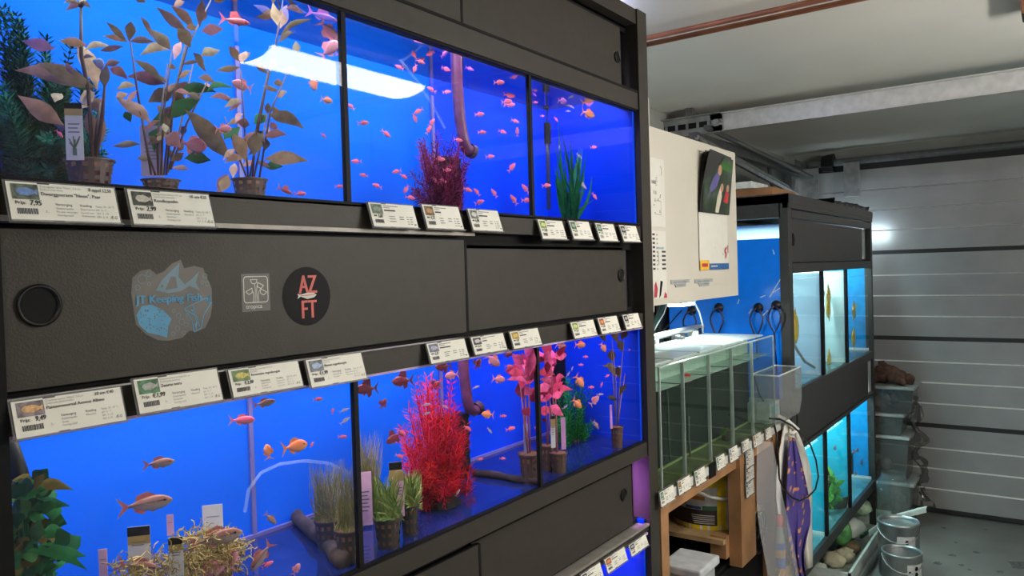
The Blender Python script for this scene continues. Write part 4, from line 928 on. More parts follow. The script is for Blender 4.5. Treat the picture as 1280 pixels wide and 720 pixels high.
# upper right
Q = 'fish in the upper right tank'
for kd, x, y, ln, an, lab in (('orange', 703, 126, 12, -10, 'small orange fish at the top left of the tape grass'), ('silver', 714, 133, 9, -30, 'small white fish right of the small orange fish'), ('silver', 710, 139, 7, 0, 'tiny white fish just above the tape grass'), ('pink', 695, 149, 8, -50, 'tiny pink fish beside the heater head'), ('orange', 735, 142, 18, -20, 'larger orange fish in the upper right tank'),
      ('pink', 742, 184, 9, 5, 'pink fish alone in deep blue right of the tape grass'), ('silver', 724, 195, 10, -45, 'small pale fish at the right edge of the tape grass'), ('silver', 727, 230, 18, -45, 'larger pale lilac fish before the tape grass'), ('pink', 743, 245, 11, -55, 'thin pink fish near the floor of the upper right tank'), ('pink', 683, 232, 12, 5, 'pink fish before the heater tube'), ('silver', 699, 184, 6, 90, 'tiny pale fish among the tape grass blades'), ('pink', 678, 145, 6, 0, 'tiny red fish between divider and heater'), ('pink', 668, 118, 7, -40, 'tiny red fish hard at the second divider'), ('pink', 669, 128, 7, 0, 'tiny red fish lower at the second divider')):
    fish(kd, x, y, ln, an, F - .09 + R.uniform(-.04, .02), lab, Q)
# middle row left
W1 = 'fish in the left tank of the middle row'
for kd, x, y, ln, an, lab in (('rainbow', 198, 579, 42, 8, 'orange-pink fish alone in open water below the albino catfish card'), ('rainbow', 181, 630, 72, 10, 'long silvery rainbowfish facing right above the labels'), ('rainbow', 269, 673, 72, 14, 'long rosy rainbowfish over the straw clump'), ('rainbow', 172, 708, 56, -8, 'pink rainbowfish at the bottom edge before the labels'), ('pink', 302, 525, 34, 2, 'bright pink fish under the rainbowfish price card'), ('rainbow', 330, 504, 30, 12, 'faint brownish fish just under the water surface'),
      ('orange', 335, 565, 20, 100, 'red fish pointing up beside the orange one'), ('orange', 368, 558, 34, 12, 'orange fish facing right in open water'), ('rainbow', 338, 648, 20, -45, 'small dark fish above the driftwood'), ('rainbow', 288, 669, 30, 10, 'brown fish right of the straw clump'), ('silver', 430, 513, 14, 20, 'small silver fish, upper of two left of the black divider'), ('silver', 431, 526, 16, 35, 'small silver fish, lower of two left of the black divider'), ('pink', 428, 546, 12, 0, 'small red fish left of the black divider'), ('pink', 416, 514, 8, 80, 'tiny red fish left of the silver pair'), ('pink', 397, 499, 13, 5, 'small faint red fish under the silvery blue card'), ('pink', 390, 556, 9, 60, 'tiny red fish behind the orange fish'),
      ('rainbow', 327, 695, 46, 235, 'long silver fish diving beside the driftwood'), ('pink', 334, 706, 18, 30, 'pink fish at the bottom edge beside the driftwood'), ('rose', 370, 712, 18, 60, 'rosy fish under the driftwood branch'), ('rose', 262, 712, 46, 20, 'brownish red fish below the rosy rainbowfish'), ('rose', 291, 700, 28, 80, 'pink upright fish right of the straw clump'), ('rose', 70, 690, 22, 60, 'pale pink fish among the broad leaves at lower left')):
    fish(kd, x, y, ln, an, F - .06 + R.uniform(-.03, .02), lab, W1)
W2 = 'fish in the centre tank of the middle row'
for kd, x, y, ln, an, lab in (('darkred', 459, 486, 30, 185, 'dark red fish hard right of the black divider'), ('darkred', 504, 476, 28, 185, 'dark red fish with raised fin, left of the red bush top'), ('darkred', 479, 505, 15, 60, 'small dark red fish pointing up'), ('darkred', 493, 547, 24, 215, 'dark red fish with long tail in open water'), ('darkred', 544, 482, 16, 40, 'dark red fish before the top of the red bush'), ('darkred', 555, 458, 22, 185, 'dark red fish under the striped card'), ('rose', 565, 469, 18, 190, 'rusty fish under the striped card'), ('darkred', 597, 455, 16, 60, 'small dark red fish right of the brown pipe'),
      ('rose', 616, 450, 22, -40, 'bright pink fish right of the brown pipe'), ('rose', 623, 474, 17, -5, 'pink fish with dark eye in open water'), ('darkred', 635, 443, 12, 10, 'small maroon fish near the crimson leaves'), ('pink', 636, 458, 11, 0, 'small mauve fish near the crimson leaves'), ('orange', 610, 518, 16, 175, 'orange fish below the pipe elbow'), ('pink', 629, 520, 9, 0, 'tiny pink fish right of the orange one'), ('pink', 638, 536, 13, 15, 'small red-striped fish mid water'), ('silver', 612, 538, 10, -50, 'tiny silver fish left of the red-striped one'), ('silver', 595, 484, 10, 20, 'tiny silver fish beside the pipe'), ('silver', 532, 506, 12, 10, 'silver fish before the left of the red bush'), ('silver', 533, 517, 11, 20, 'lower silver fish before the left of the red bush'), ('silver', 556, 508, 10, -30, 'silver fish at the middle of the red bush'), ('pink', 584, 535, 11, -30, 'pink fish right before the red bush'), ('pink', 502, 540, 12, -35, 'pale tail-up fish left of the red bush'), ('pink', 499, 570, 11, -20, 'small pale pink fish above the green grass pot'), ('orange', 672, 534, 9, 10, 'small orange fish beside the thin divider'), ('silver', 572, 616, 11, 60, 'small white fish at the foot of the red bush'), ('pink', 600, 574, 8, 10, 'tiny fish near the floor right of the filter block'), ('pink', 628, 573, 8, 0, 'tiny brown fish near the floor in the centre tank')):
    fish(kd, x, y, ln, an, F - .055 + R.uniform(-.02, .02), lab, W2)
W3 = 'fish in the right tank of the middle row'
for kd, x, y, ln, an, lab in (('rose', 701, 432, 14, -10, 'rosy fish at the top left of the right tank'), ('orange', 725, 431, 14, 0, 'round orange fish under the olive card'), ('orange', 754, 434, 13, -60, 'orange fish tilted down under the middle card'), ('pink', 732, 446, 7, 0, 'tiny fish with dark eye under the round orange fish'), ('pink', 789, 437, 7, 0, 'tiny fish at the right of the brown leaves'), ('orange', 773, 467, 10, 40, 'orange fish among the brown oval leaves'), ('orange', 724, 476, 18, -55, 'large orange fish before the green bush'), ('pink', 739, 484, 8, 0, 'tiny pink fish right of the large orange fish'), ('pink', 752, 481, 7, 70, 'tiny mauve fish in open water'), ('silver', 710, 468, 9, 60, 'small pale fish over the green bush'), ('rose', 743, 501, 16, 45, 'pink fish right of the green bush'), ('orange', 721, 504, 16, -45, 'orange fish over the middle of the green bush'), ('silver', 706, 509, 9, 40, 'small pale fish left of the green bush'), ('rainbow', 745, 531, 13, -60, 'brown fish low right of the green bush'), ('pink', 726, 456, 7, 0, 'tiny mauve fish above the large orange fish'), ('pink', 759, 470, 7, 30, 'tiny fish left of the brown oval leaves'), ('silver', 773, 459, 7, 20, 'tiny pale fish over the brown stems'), ('silver', 715, 461, 7, 70, 'tiny pale fish over the top of the green bush'), ('silver', 750, 493, 9, 5, 'tiny dull fish above the pink one')):
    fish(kd, x, y, ln, an, F - .05 + R.uniform(-.02, .02), lab, W3)

# ================================================================== white board, calendar, papers
board_m = mat('white_board', (.62, .58, .50), .4, vary=.03, scale=4); wedge_m = mat('white_edge', (.70, .68, .62), .5)
XB = -.93
t = thing('notice_board', 'cream white board mounted beside the tall rack, calendar on it', 'board', (XB, 2.3, 1.44))
a, b = atX(810, 158, XB), atX(919, 190, XB); c = atX(815, 379, XB); d = atX(923, 372, XB)
zt_, zb_, y1_ = (a.z + b.z) / 2, (c.z + d.z) / 2, (b.y + d.y) / 2
MB().box((XB - .018, 1.885, zb_), (XB, y1_, zt_)).build('board', board_m, t, bevel=.0015)
e = atX(807, 121, F)
MB().box((-1.42, 1.8745, 1.43), (F + .0, 1.885, e.z)).build('side_strip', wedge_m, t)
def sheet_on(name, label, cat, x0, y0, x1, y1, cols, fn, group=None):
    p, q = atX(x0, y0, XB + .002), atX(x1, y1, XB + .002)
    W, H = q.y - p.y, p.z - q.z
    t = thing(name, label, cat, (XB + .002, p.y, q.z), group)
    MB().box((XB + .0006, p.y, q.z), (XB + .002, q.y, p.z)).build('paper', cols[0], t)
    mb = MB(); fl = Flat(mb, (XB + .0022, p.y, q.z), (0, 1, 0), (0, 0, 1)); fn(fl, W, H); mb.build('print', cols[1:], t)
pap = mat('paper_white', (.70, .68, .62), .6, vary=.02); pap2 = mat('paper_bluegrey', (.30, .42, .48), .5); redm = mat('print_red', (.45, .04, .05), .5); grn = mat('print_green', (.10, .16, .06), .5)
def f1(fl, W, H):
    R = random.Random(4)
    fl.text('1000', W * .05, H * .62, W * .16, 0, .0004, 1); fl.stroke([(W * .72, H * .9), (W * .80, H * .84), (W * .74, H * .76)], W * .02, 0)
    for i in range(5): fl.stroke([(W * .35, H * (.72 - .03 * i)), (W * (.45 + .1 * R.random()), H * (.73 - .03 * i))], W * .02, 1)
    fl.stroke([(W * .3, H * .18), (W * .7, H * .18), (W * .7, H * .38), (W * .35, H * .38)], W * .015, 1)
    for i in range(9): fl.rect(W * R.uniform(.05, .75), H * R.uniform(.12, .5), W * .05, H * R.uniform(.02, .06), 2)
sheet_on('paper_sheet', 'white sheet with small sketches at the upper left of the board', 'paper', 812, 196, 832, 284, [pap, ink_m, ink2_m, grn], f1, 'sheets on the notice board')
def f2(fl, W, H):
    for i in range(9):
        y = H * (.93 - .063 * i); fl.rect(W * .04, y, W * .22, H * .03, 1)
        if i > 3: fl.rect(W * .70, y, W * .26, H * .028, 1)
        fl.rect(W * .36, y, W * .08, H * .02, 0)
    fl.rect(W * .34, H * .73, W * .5, H * .03, 2); fl.stroke([(W * .5, H * .5), (W * .45, H * .7)], W * .04, 0)
    fl.poly([(W * .12, H * .02), (W * .30, H * .02), (W * .38, H * .14), (W * .26, H * .26), (W * .16, H * .2)], 3); fl.poly([(W * .45, H * .0), (W * .58, H * .05), (W * .72, H * .25), (W * .56, H * .26)], 4); fl.poly([(W * .02, 0), (W * .12, 0), (W * .1, H * .14), (W * .02, H * .12)], 5); fl.poly([(W * .75, 0), (W * .98, 0), (W * .98, H * .05), (W * .85, H * .09)], 3)
sheet_on('paper_sheet', 'printed list with red and black fish drawings at the lower left of the board', 'paper', 813, 288, 834, 372, [pap, ink2_m, ink_m, pap2, redm, edge_m, grn], f2, 'sheets on the notice board')
for x0, y0, x1, y1, lab in ((838, 350, 861, 358, 'grey cut-out magnet strip, the left one under the calendar'), (868, 349, 890, 356.5, 'grey cut-out magnet strip, the right one under the calendar')):
    p, q = atX(x0, y0, XB), atX(x1, y1, XB); W, H = q.y - p.y, p.z - q.z; mb = MB()
    fl = Flat(mb, (XB, p.y, q.z), (0, 1, 0), (0, 0, 1)); pts = [(0, H), (W, H * .95), (W, H * .55), (W * .8, H * .5), (W * .78, 0), (W * .25, 0), (W * .2, H * .4), (0, H * .45)]
    fl.poly(pts, 0, .003); k = len(pts)
    mb.add([fl.p(x, y, 0) for x, y in pts] + [fl.p(x, y, .003) for x, y in pts], [(i, (i + 1) % k, k + (i + 1) % k, k + i) for i in range(k)])
    fl.rect(W * .1, H * .62, W * .7, H * .12, 1, .0034); fl.rect(W * .3, H * .22, W * .4, H * .12, 1, .0034)
    tag(mb.build('magnet', [mat('magnet_grey', (.34, .36, .36), .5), ink2_m]), lab, 'magnet', 'grey magnets on the notice board')
# calendar with thick curled pages
p, q, r_ = atX(874, 196, XB), atX(908, 268, XB), atX(912, 338, XB)
y0, y1, zt, zm, zb = atX(872, 268, XB).y, (q.y), atX(893, 197, XB).z, atX(890, 267, XB).z, atX(893, 337, XB).z
t = thing('calendar', 'wall calendar with curled dark photo page hanging on the white board', 'calendar', (XB + .001, (y0 + y1) / 2, zb))
dkp = mat('photo_page_edge', (.03, .03, .03), .5); R = random.Random(9)
def page(off, lift, m, z0, z1, name, lean):
    mb = MB(); nx, nz = 8, 6; vs = []
    for j in range(nz + 1):
        v = j / nz
        for i in range(nx + 1):
            u = i / nx; vs.append((XB + .003 + off + lift * (v ** 1.5) * (1 - .6 * u), y0 + (y1 - y0) * u + lean * v * v * (1 - u * .8), z0 + (z1 - z0) * v))
    mb.add(vs, [(j * (nx + 1) + i, j * (nx + 1) + i + 1, (j + 1) * (nx + 1) + i + 1, (j + 1) * (nx + 1) + i) for j in range(nz) for i in range(nx)]); return mb.build(name, m, t, True)
for k in range(6): page(.001 * k, .004 + .006 * k, dkp if k % 2 else mat('page_edge', (.16, .14, .12), .6), zm, zt + .004 * (k % 3), 'page', .030 - .004 * k)
def photo_mat():
    m, tt, b, out = nt('calendar_photo'); N, L = tt.nodes, tt.links
    tc = N.new('ShaderNodeTexCoord'); v = N.new('ShaderNodeTexNoise'); v.inputs['Scale'].default_value = 14; v.inputs['Detail'].default_value = 3
    rp = N.new('ShaderNodeValToRGB'); L.new(tc.outputs['Object'], v.inputs['Vector']); L.new(v.outputs['Fac'], rp.inputs[0])
    e = rp.color_ramp.elements; e[0].position = .40; e[0].color = (.012, .02, .012, 1); e[1].position = .72; e[1].color = (.10, .09, .16, 1)
    x = e.new(.55); x.color = (.02, .05, .015, 1)
    L.new(rp.outputs[0], b.inputs['Base Color']); b.inputs['Roughness'].default_value = .3; return m
mb = MB(); fl = Flat(mb, (XB + .010, y0 + .012, zm), (0, 1, 0), (.10, 0, 1)); W, H = y1 - y0 - .012, zt - zm
fl.rect(0, 0, W, H, 0, 0)
fl.poly([(W * .45, H * .02), (W * .58, H * .02), (W * .66, H * .30), (W * .60, H * .52), (W * .50, H * .30)], 1, .0006); fl.poly([(W * .25, H * .35), (W * .45, H * .45), (W * .55, H * .7), (W * .45, H * .74), (W * .30, H * .6), (W * .2, H * .42)], 2, .0005)
fl.poly([(W * .72, H * .22), (W * .90, H * .20), (W * .92, H * .38), (W * .80, H * .44)], 3, .0006); fl.circ(W * .52, H * .76, W * .07, 4, .0006, 10); fl.circ(W * .64, H * .46, W * .06, 4, .0007, 10); fl.circ(W * .86, H * .47, W * .05, 4, .0007, 10)
fl.poly([(W * .5, H * .80), (W * .95, H * .74), (W * .95, H * .90), (W * .6, H * .92)], 5, .0004)
mb.build('photo_page', [photo_mat(), mat('pale_trousers', (.62, .58, .46), .5), mat('purple_shirt', (.10, .09, .25), .5), redm, mat('skin_tone', (.45, .25, .17), .5), mat('leaf_dark', (.04, .13, .03), .5)], t, label='dark photo page with people outdoors')
page(0, 0, pap, zb, zm, 'page', 0)
mb = MB(); fl = Flat(mb, (XB + .0042, y0, zb), (0, 1, 0), (0, 0, 1)); W, H = y1 - y0, zm - zb
fl.rect(0, 0, W, H * .11, 1); fl.rect(0, 0, W * .30, H * .17, 2, .0006); fl.rect(W * .05, H * .055, W * .2, H * .06, 3, .0008); fl.rect(W * .36, H * .05, W * .22, H * .025, 0, .0008)
fl.stroke([(W * .88, H * .20), (W * .92, H * .28), (W * .86, H * .34), (W * .93, H * .40)], W * .03, 3); fl.stroke([(W * .98, H * .30), (W * 1.0 - .004, H * .44)], W * .02, 3); fl.circ(W * .80, H * .28, W * .02, 0); fl.circ(W * .5, H * .4, W * .01, 0)
mb.build('print', [mat('pale_print', (.5, .5, .48), .6), mat('calendar_blue', (.03, .11, .30), .5), mat('calendar_yellow', (.75, .45, .04), .5), redm], t)

# ================================================================== five-compartment tank on the wooden table
tg = glass('pale_glass', (.90, .96, .93), .035, .45, 4.5, .01)
edge_g = mat('glass_edge', (.42, .48, .45), .3)
XT = -.87; TY0, TY1, TZ0_, TZ1_ = 1.885, 2.890, .944, 1.281
t = thing('small_aquarium', 'open glass tank of five compartments with dark green water on the table', 'aquarium', (-1.0, 2.39, TZ0_))
moss_m = mat('dark_sponge', (.010, .016, .013), .8, vary=.5, scale=30); oliv = mat('olive_floor', (.13, .14, .06), .35, vary=.3, scale=20)
MB().box((XT - .006, TY0, TZ0_), (XT, TY1, TZ1_)).build('front_glass', tg, t)
MB().box((-1.14, TY1 - .006, TZ0_), (XT - .006, TY1, TZ1_)).build('end_glass', tg, t); MB().box((-1.14, TY0, TZ0_), (XT - .006, TY0 + .006, TZ1_)).build('end_glass', tg, t)
MB().box((-1.14, TY0, TZ0_), (XT, TY1, TZ0_ + .008)).build('floor_panel', oliv, t)
MB().box((-1.145, TY0, TZ0_), (-1.14, TY1, TZ1_ + .006)).build('back_glass', tg, t)
MB().box((-.985, TY0 + .006, TZ0_ + .008), (-.965, TY1 - .006, 1.212)).build('sponge_wall', moss_m, t)
MB().box((-.972, TY0 + .006, 1.2135), (-.966, TY1 - .006, 1.276)).build('partition', mat('pale_partition', (.55, .62, .57), .4), t)  # added strip: pale light band above the waterline, put into its colour
dv = [atX(x, y, XT).y for x, y in ((858, 596), (890, 576), (918, 560), (943, 545))]
for y in dv:
    MB().box((-1.14, y - .002, TZ0_ + .008), (XT - .007, y + .002, TZ1_ - .006)).build('divider', tg, t)
    MB().box((XT - .010, y - .0013, TZ0_ + .006), (XT + .0006, y + .0013, TZ1_ - .004)).build('divider_edge', edge_g, t)
    MB().box((-.965, y - .004, TZ0_ + .008), (XT - .007, y + .004, TZ0_ + .012)).build('silicone_bead', mat('olive_bead', (.35, .38, .16), .4), t)
MB().box((-.965, TY0, TZ0_ + .008), (-.960, TY1, TZ0_ + .013)).build('silicone_bead', mat('olive_bead', (.35, .38, .16), .4), t)
MB().box((XT - .007, TY0, TZ1_ - .002), (XT + .0006, TY1, TZ1_ + .0012)).build('rim', edge_g, t)
MB().box((XT - .004, TY0 - .001, TZ0_), (XT + .001, TY0 + .003, TZ1_)).build('rim', edge_g, t); MB().box((XT - .004, TY1 - .002, TZ0_), (XT + .001, TY1 + .001, TZ1_)).build('rim', edge_g, t)
wat = glass('green_water', (.60, .68, .58), .05, .6, 3, .02, .78, (.50, .60, .54))
ys = [TY0] + dv + [TY1]
lid_m = glass('white_lid', (.78, .90, .87), .05, .4, 3, .06, .70, (.72, .80, .77))
for i in range(5):
    MB().quad((-1.139, ys[i] + .007, 1.215), (XT - .008, ys[i] + .007, 1.215), (XT - .008, ys[i + 1] - .007, 1.215), (-1.139, ys[i + 1] - .007, 1.215)).build('water_surface', wat, t)
    MB().box((-1.13, ys[i] + .012, TZ1_ - .001), (-.905, ys[i + 1] - .012, TZ1_ + .004)).build('lid', lid_m, t)
clipm = mat('white_plastic', (.70, .75, .74), .35)
for y in (2.44, 2.62, 2.80): 
    mb = MB(); mb.box((-1.165, y - .012, 1.262), (-1.13, y + .012, 1.300)); mb.build('lid_clip', clipm, t)
# contents
R = random.Random(81); X = -.93
q = atX(908, 553, X)
tt = thing('water_plant', 'small green plant sprig in the third compartment of the table tank', 'plant', (X, q.y, TZ0_ + .008))
net_pot(tt, (X, q.y, TZ0_ + .008), .035, .018, potd_m)
for i in range(12): leaf(tt, atX(907, 545, X), atX(906 + R.uniform(-8, 8), 545 - R.uniform(2, 14), X + R.uniform(-.01, .02)), .014, lf('lime_leaf', [(.16, .34, .04), (.10, .24, .03)])[i % 2], .1, R.uniform(-.5, .5))
tag(MB().lathe([(.001, 0), (.016, .006), (.020, .018), (.012, .028), (.001, .030)], atX(858, 474, X) - V((0, 0, .012)), 10).build('float', mat('red_float', (.5, .03, .02), .4), None, True), 'small red float in the second compartment of the table tank', 'float')
for lab, pts in (('thin stem hanging in the first compartment of the table tank', [(834, 487), (835, 510), (836, 545), (838, 575)]), ('thin stem hanging in the second compartment of the table tank', [(861, 520), (861, 545), (863, 570), (865, 590)])):
    tag(MB().tube([atX(x, y, -.94) for x, y in pts], .0035, 5).build('twig', mat('olive_stem', (.10, .12, .06), .6), None, True), lab, 'stem')
P = [atX(x, y, -.92) for x, y in ((943, 470), (948, 490), (956, 505), (963, 518))]
tag(MB().tube(P, .003, 6).build('cable', black, None, True), 'black cable in the last compartment of the table tank', 'cable')

# table
wood = mat('pine', (.34, .175, .075), .6, vary=.2, scale=9, bump=.15, bscale=40); ply = mat('plywood', (.40, .26, .12), .6, vary=.2, scale=14); whtop = mat('white_top', (.62, .62, .58), .4)
t = thing('table', 'pine table with white top under the five-compartment tank', 'table', (-1.1, 2.4, 0))
MB().box((-1.45, 1.89, .918), (XT + .004, 3.03, TZ0_ - .001)).build('tabletop', whtop, t)
MB().box((-1.40, 1.90, .87), (-.885, 2.88, .917)).build('apron', wood, t)
MB().box((XT - .05, 1.862 + .02, .0), (XT - .005, 1.93, .917)).build('leg', wood, t)
zpb = .536
MB().box((XT - .045, 2.50, zpb), (XT - .002, 2.645, .917)).build('leg', wood, t); MB().box((XT - .10, 2.47, zpb + .03), (XT - .045, 2.515, .64)).build('brace', wood, t)
MB().box((XT - .40, 2.90, 0), (XT - .012, 2.95, .917)).build('leg', wood, t); MB().box((XT - .40, 2.965, 0), (XT - .012, 3.01, .917)).build('leg', wood, t)
MB().box((-1.36, 2.45, .618), (XT - .047, 2.90, .634)).build('shelf', ply, t)
MB().box((-1.45, 1.90, 0), (-1.43, 3.0, .917)).build('back_panel', edge_m, t)
# dark cabinet added for the dark void; grey crate below
t = thing('infill', 'black low cabinet added to fill the dark under the pine table', 'infill', (-1.15, 2.5, 0))
MB().box((-1.40, 1.95, 0), (XT - .06, 2.88, .534)).build('body', edge_m, t, bevel=.004)
MB().box((XT - .059, 1.96, .02), (XT - .052, 2.40, .52)).build('door', edge_m, t); MB().box((XT - .059, 2.42, .02), (XT - .052, 2.87, .52)).build('door', edge_m, t)
q = atX(838, 700, -.86)
t = thing('storage_box', 'light grey box top at the bottom edge beside the rack', 'box', (-.86, 2.05, 0))
gbx = mat('grey_box', (.36, .38, .39), .5, vary=.05)
pz = atX(845, 702, -.87).z; ya = 1.95; yb_ = atX(898, 716, -.80).y
MB().box((-.90, ya, .0), (-.80, yb_ - .02, pz - .03)).build('body', gbx, t, bevel=.008); MB().box((-.91, ya - .01, pz - .03), (-.79, yb_ - .01, pz - .005)).build('lid', mat('grey_lid', (.46, .48, .49), .5), t, bevel=.006)
# bucket
q = atZ(882, 668, .649); cyx = V((-1.03, 2.66, .649))
cx, cy = atY(886, 640, 2.64).x, 2.64
t = thing('bucket', 'white bucket with yellow label and dark band on the plywood shelf', 'bucket', (cx, cy, .635))
rb = .140; hb = .245
bk = MB(); bk.lathe([(rb * .9, 0), (rb * .98, hb * .98), (rb * 1.03, hb * .98), (rb * 1.03, hb), (rb * .95, hb)], (cx, cy, .635), 36); bk.disc((cx, cy, .636), rb * .9, 36); bk.build('body', mat('bucket_white', (.68, .69, .66), .4), t, True)
lab = MB(); n = 60
def band(a0, a1, z0, z1, k, r):
    m_ = 14; o = len(lab.v)
    for i in range(m_ + 1):
        a = math.radians(a0 + (a1 - a0) * i / m_); rr_ = lambda z: r + (rb * .08) * (z / hb)
        lab.v += [V((cx + rr_(z0) * math.cos(a), cy + rr_(z0) * math.sin(a), .635 + z0)), V((cx + rr_(z1) * math.cos(a), cy + rr_(z1) * math.sin(a), .635 + z1))]
    for i in range(m_): lab.f.append((o + 2 * i, o + 2 * i + 2, o + 2 * i + 3, o + 2 * i + 1)); lab.mi.append(k)
r0 = rb * .905
band(-150, 60, .0, .016, 1, r0); band(-160, -56, .016, .070, 0, r0); band(-56, -42, .016, hb * .9, 1, r0); band(-92, -56, .150, hb * .9, 1, r0); band(-78, -56, .070, .085, 4, r0 + .0004); band(-105, -80, .072, .082, 5, r0 + .0004); band(-98, -74, .105, .118, 3, r0 + .0004); band(-42, 0, .02, hb * .9, 2, r0)
for i in range(5): band(-92 - i, -60, .022 + .007 * i, .0245 + .007 * i, 2, r0 + .0006)
for i in range(9): band(-38, -18 - (i % 3) * 3, .03 + .016 * i, .036 + .016 * i, 6, r0 + .0006)
for i, a in enumerate((-140, -132, -124, -116, -110)): band(a, a + 6, .085 + .003 * (i % 2), .105 + .004 * i, 5, r0 + .0004)
lab.build('label', [mat('band_brown', (.035, .022, .02), .5), mat('label_strong_yellow', (.75, .55, .02), .45), mat('label_offwhite', (.6, .6, .56), .5), mat('label_orange', (.7, .25, .05), .5), mat('label_dark_green', (.03, .12, .05), .5), mat('label_blue', (.05, .10, .25), .5), mat('label_grey', (.35, .35, .32), .5)], t, True, 'yellow and white label with dark brown band')
P = [V((cx + (rb * 1.08) * math.cos(a), cy + (rb * 1.08) * math.sin(a), .635 + hb * .92 - .11 * math.sin((a + PI * .75) / (PI) * PI))) for a in np.linspace(-PI * .75, PI * .25, 14)]
MB().tube(P, .006, 8).build('handle', mat('handle_white', (.65, .64, .6), .4), t, True)
t = thing('hose_coil', 'dark coil of black hose below the plywood shelf beside the bag', 'hose', (-.86, 2.72, .40))
for k in range(5): MB().tube([V((-.95 + .01 * k, 2.80 + (.05 + .006 * k) * math.cos(a), .56 + (.05 + .006 * k) * math.sin(a))) for a in np.linspace(0, 2 * PI, 22)], .005, 6).build('loop', black, t, True)

# price cards of the table
GT = 'price cards along the table edge'
for k, (tl, br, ph, lab) in enumerate((((824.5, 616), (848, 624), 'green', 'price card at the near end of the table, with a green photo'), ((847, 602.5), (868, 610.6), 'brown', 'price card second along the table edge'), ((868, 590), (886.5, 601), 'green', 'price card third along the table edge, before the black tape'),
        ((895, 572.5), (911, 582.5), 'green', 'price card fourth along the table edge, after the black tape'), ((911, 562), (926.8, 572.7), 'stripes', 'price card fifth along the table edge, violet grey photo'), ((927, 553), (941, 561), 'dull', 'price card sixth along the table edge, above the three on the leg'), ((941, 545.5), (956, 554), 'brown', 'price card seventh along the table edge, above the plastic bag'), ((956, 537.5), (968.5, 546), 'black', 'price card at the far end of the table edge'),
        ((932, 564.5), (947, 580), 'silver', 'top price card of three on the table leg'), ((932, 581.5), (947, 597), 'brown', 'middle price card of three on the table leg'), ((932, 600.5), (947, 616), 'blue', 'bottom price card of three on the table leg'))):
    price_card(lab, tl, br, ph, None, GT if k < 8 else 'price cards on the table leg', XT, .12 if k < 8 else .04, 30 + k, .008 if k < 8 else .004, 1)
a, b = atX(886.5, 586, XT + .006), atX(895, 590, XT + .006)
tag(MB().box((XT + .004, a.y, b.z - .01), (XT + .006, b.y, a.z + .012)).build('tape', edge_m), 'piece of black tape on the table edge between price cards', 'tape')

# hanging rod, clamps, clip lamp
t = thing('spray_bar', 'grey metal rod with black clamps above the back of the table tank', 'rod', (-1.15, 2.9, 1.31))
MB().tube([(-1.15, 1.90, 1.302), (-1.15, 2.895, 1.310)], .0125, 12).build('rod', galv, t, True)
mb = MB(); mb.box((-1.165, 2.57, 1.278), (-1.135, 2.70, 1.300)); mb.tube([(-1.13, 2.60, 1.285), (-1.10, 2.60, 1.285)], .014, 8); mb.build('clamp', black, t)
mb = MB(); mb.box((-1.162, 2.83, 1.272), (-1.138, 2.86, 1.312)); mb.tube([(-1.13, 2.85, 1.275), (-1.11, 2.85, 1.265)], .008, 8); mb.build('clamp', black, t)
q = atX(852, 380, -1.10)
t = thing('clip_lamp', 'small lit clip lamp under the white board above the table tank', 'lamp', q)
MB().box((q.x - .03, q.y - .075, q.z + .004), (q.x + .03, q.y + .065, q.z + .018)).build('housing', clipm, t, bevel=.004)
MB().box((q.x - .026, q.y - .06, q.z - .006), (q.x + .026, q.y + .055, q.z + .003)).build('diffuser', mat('clip_lamp_glow', (.85, 1, .98), .3, vary=0, emit=14), t)
MB().tube([q + V((0, .06, .012)), atX(868, 378, -1.12), atX(874, 390, -1.13), atX(878, 405, -1.14), atX(878.5, 416, -1.14)], .0035, 8).build('neck', clipm, t, True)
cl = lamp('clip_lamp_light', q - V((0, 0, .010)), .05, .11, 4.0, (.85, 1, .97))
# left corner: cables and hoses
for lab, pts, r, m_, nm in (('thick dark green hose hanging at the left of the blue panel', [(852, 175), (846, 260), (838, 340), (832, 372), (826, 388), (818, 404), (812, 420)], .010, mat('green_hose', (.012, .04, .035), .4), 'hose'), ('thin pale air line beside the dark hose', [(856, 175), (850, 260), (842, 340), (836, 372), (830, 392), (820, 408), (815, 418)], .003, mat('pale_hose', (.5, .55, .52), .4), 'hose'), ('thin black cable crossing toward the rod', [(852, 388), (838, 404), (826, 416)], .0025, black, 'cable')):
    tag(MB().tube([atX(x, y, -1.30) for x, y in pts], r, 8).build(nm, m_, None, True), lab, nm)
MB_w = MB().box((-1.495, 1.95, .95), (-1.488, 3.10, 1.70)); o = MB_w.build('lit_wall_patch', mat('pale_panel', (.50, .56, .56), .5)); tag(o, 'pale sheet for the lamplit wall behind the table tank', 'panel')  # added sheet: the clip lamp's light on the wall put into its colour

# ================================================================== far rack
black2 = mat('rack_black', (.030, .030, .030), .45, vary=.1, scale=20, bump=.2, bscale=200); cyan_b = mat('cyan_back', (.01, .34, .72), .5, vary=.03, spec=.1); pale_b = mat('pale_divider', (.55, .74, .78), .45, vary=.06, scale=5)
teal_b = mat('teal_back', (.012, .42, .62), .5, vary=.06, scale=5, spec=.1)
Y20, Y21, XR2 = 3.150, 4.850, F
rk = thing('aquarium_rack', 'dark rack with pale cyan aquariums near the garage door', 'rack', (-1.2, 4.0, 0))
MB().box((XR2 - .035, Y20, 0), (XR2, 3.205, 1.825)).build('post', black2, rk); MB().box((XR2 - .035, 4.805, 0), (XR2, Y21, 1.80)).build('post', black2, rk)
MB().box((-1.46, Y20, 1.735), (XR2 - .03, Y20 + .03, 1.825)).build('side_rail', black2, rk)
MB().box((-1.46, Y21 - .015, 0), (XR2 - .035, Y21, 1.61)).build('side_panel', black2, rk)
MB().box((-1.46, Y20, 0), (-1.445, Y21, 1.78)).build('back_board', black2, rk)
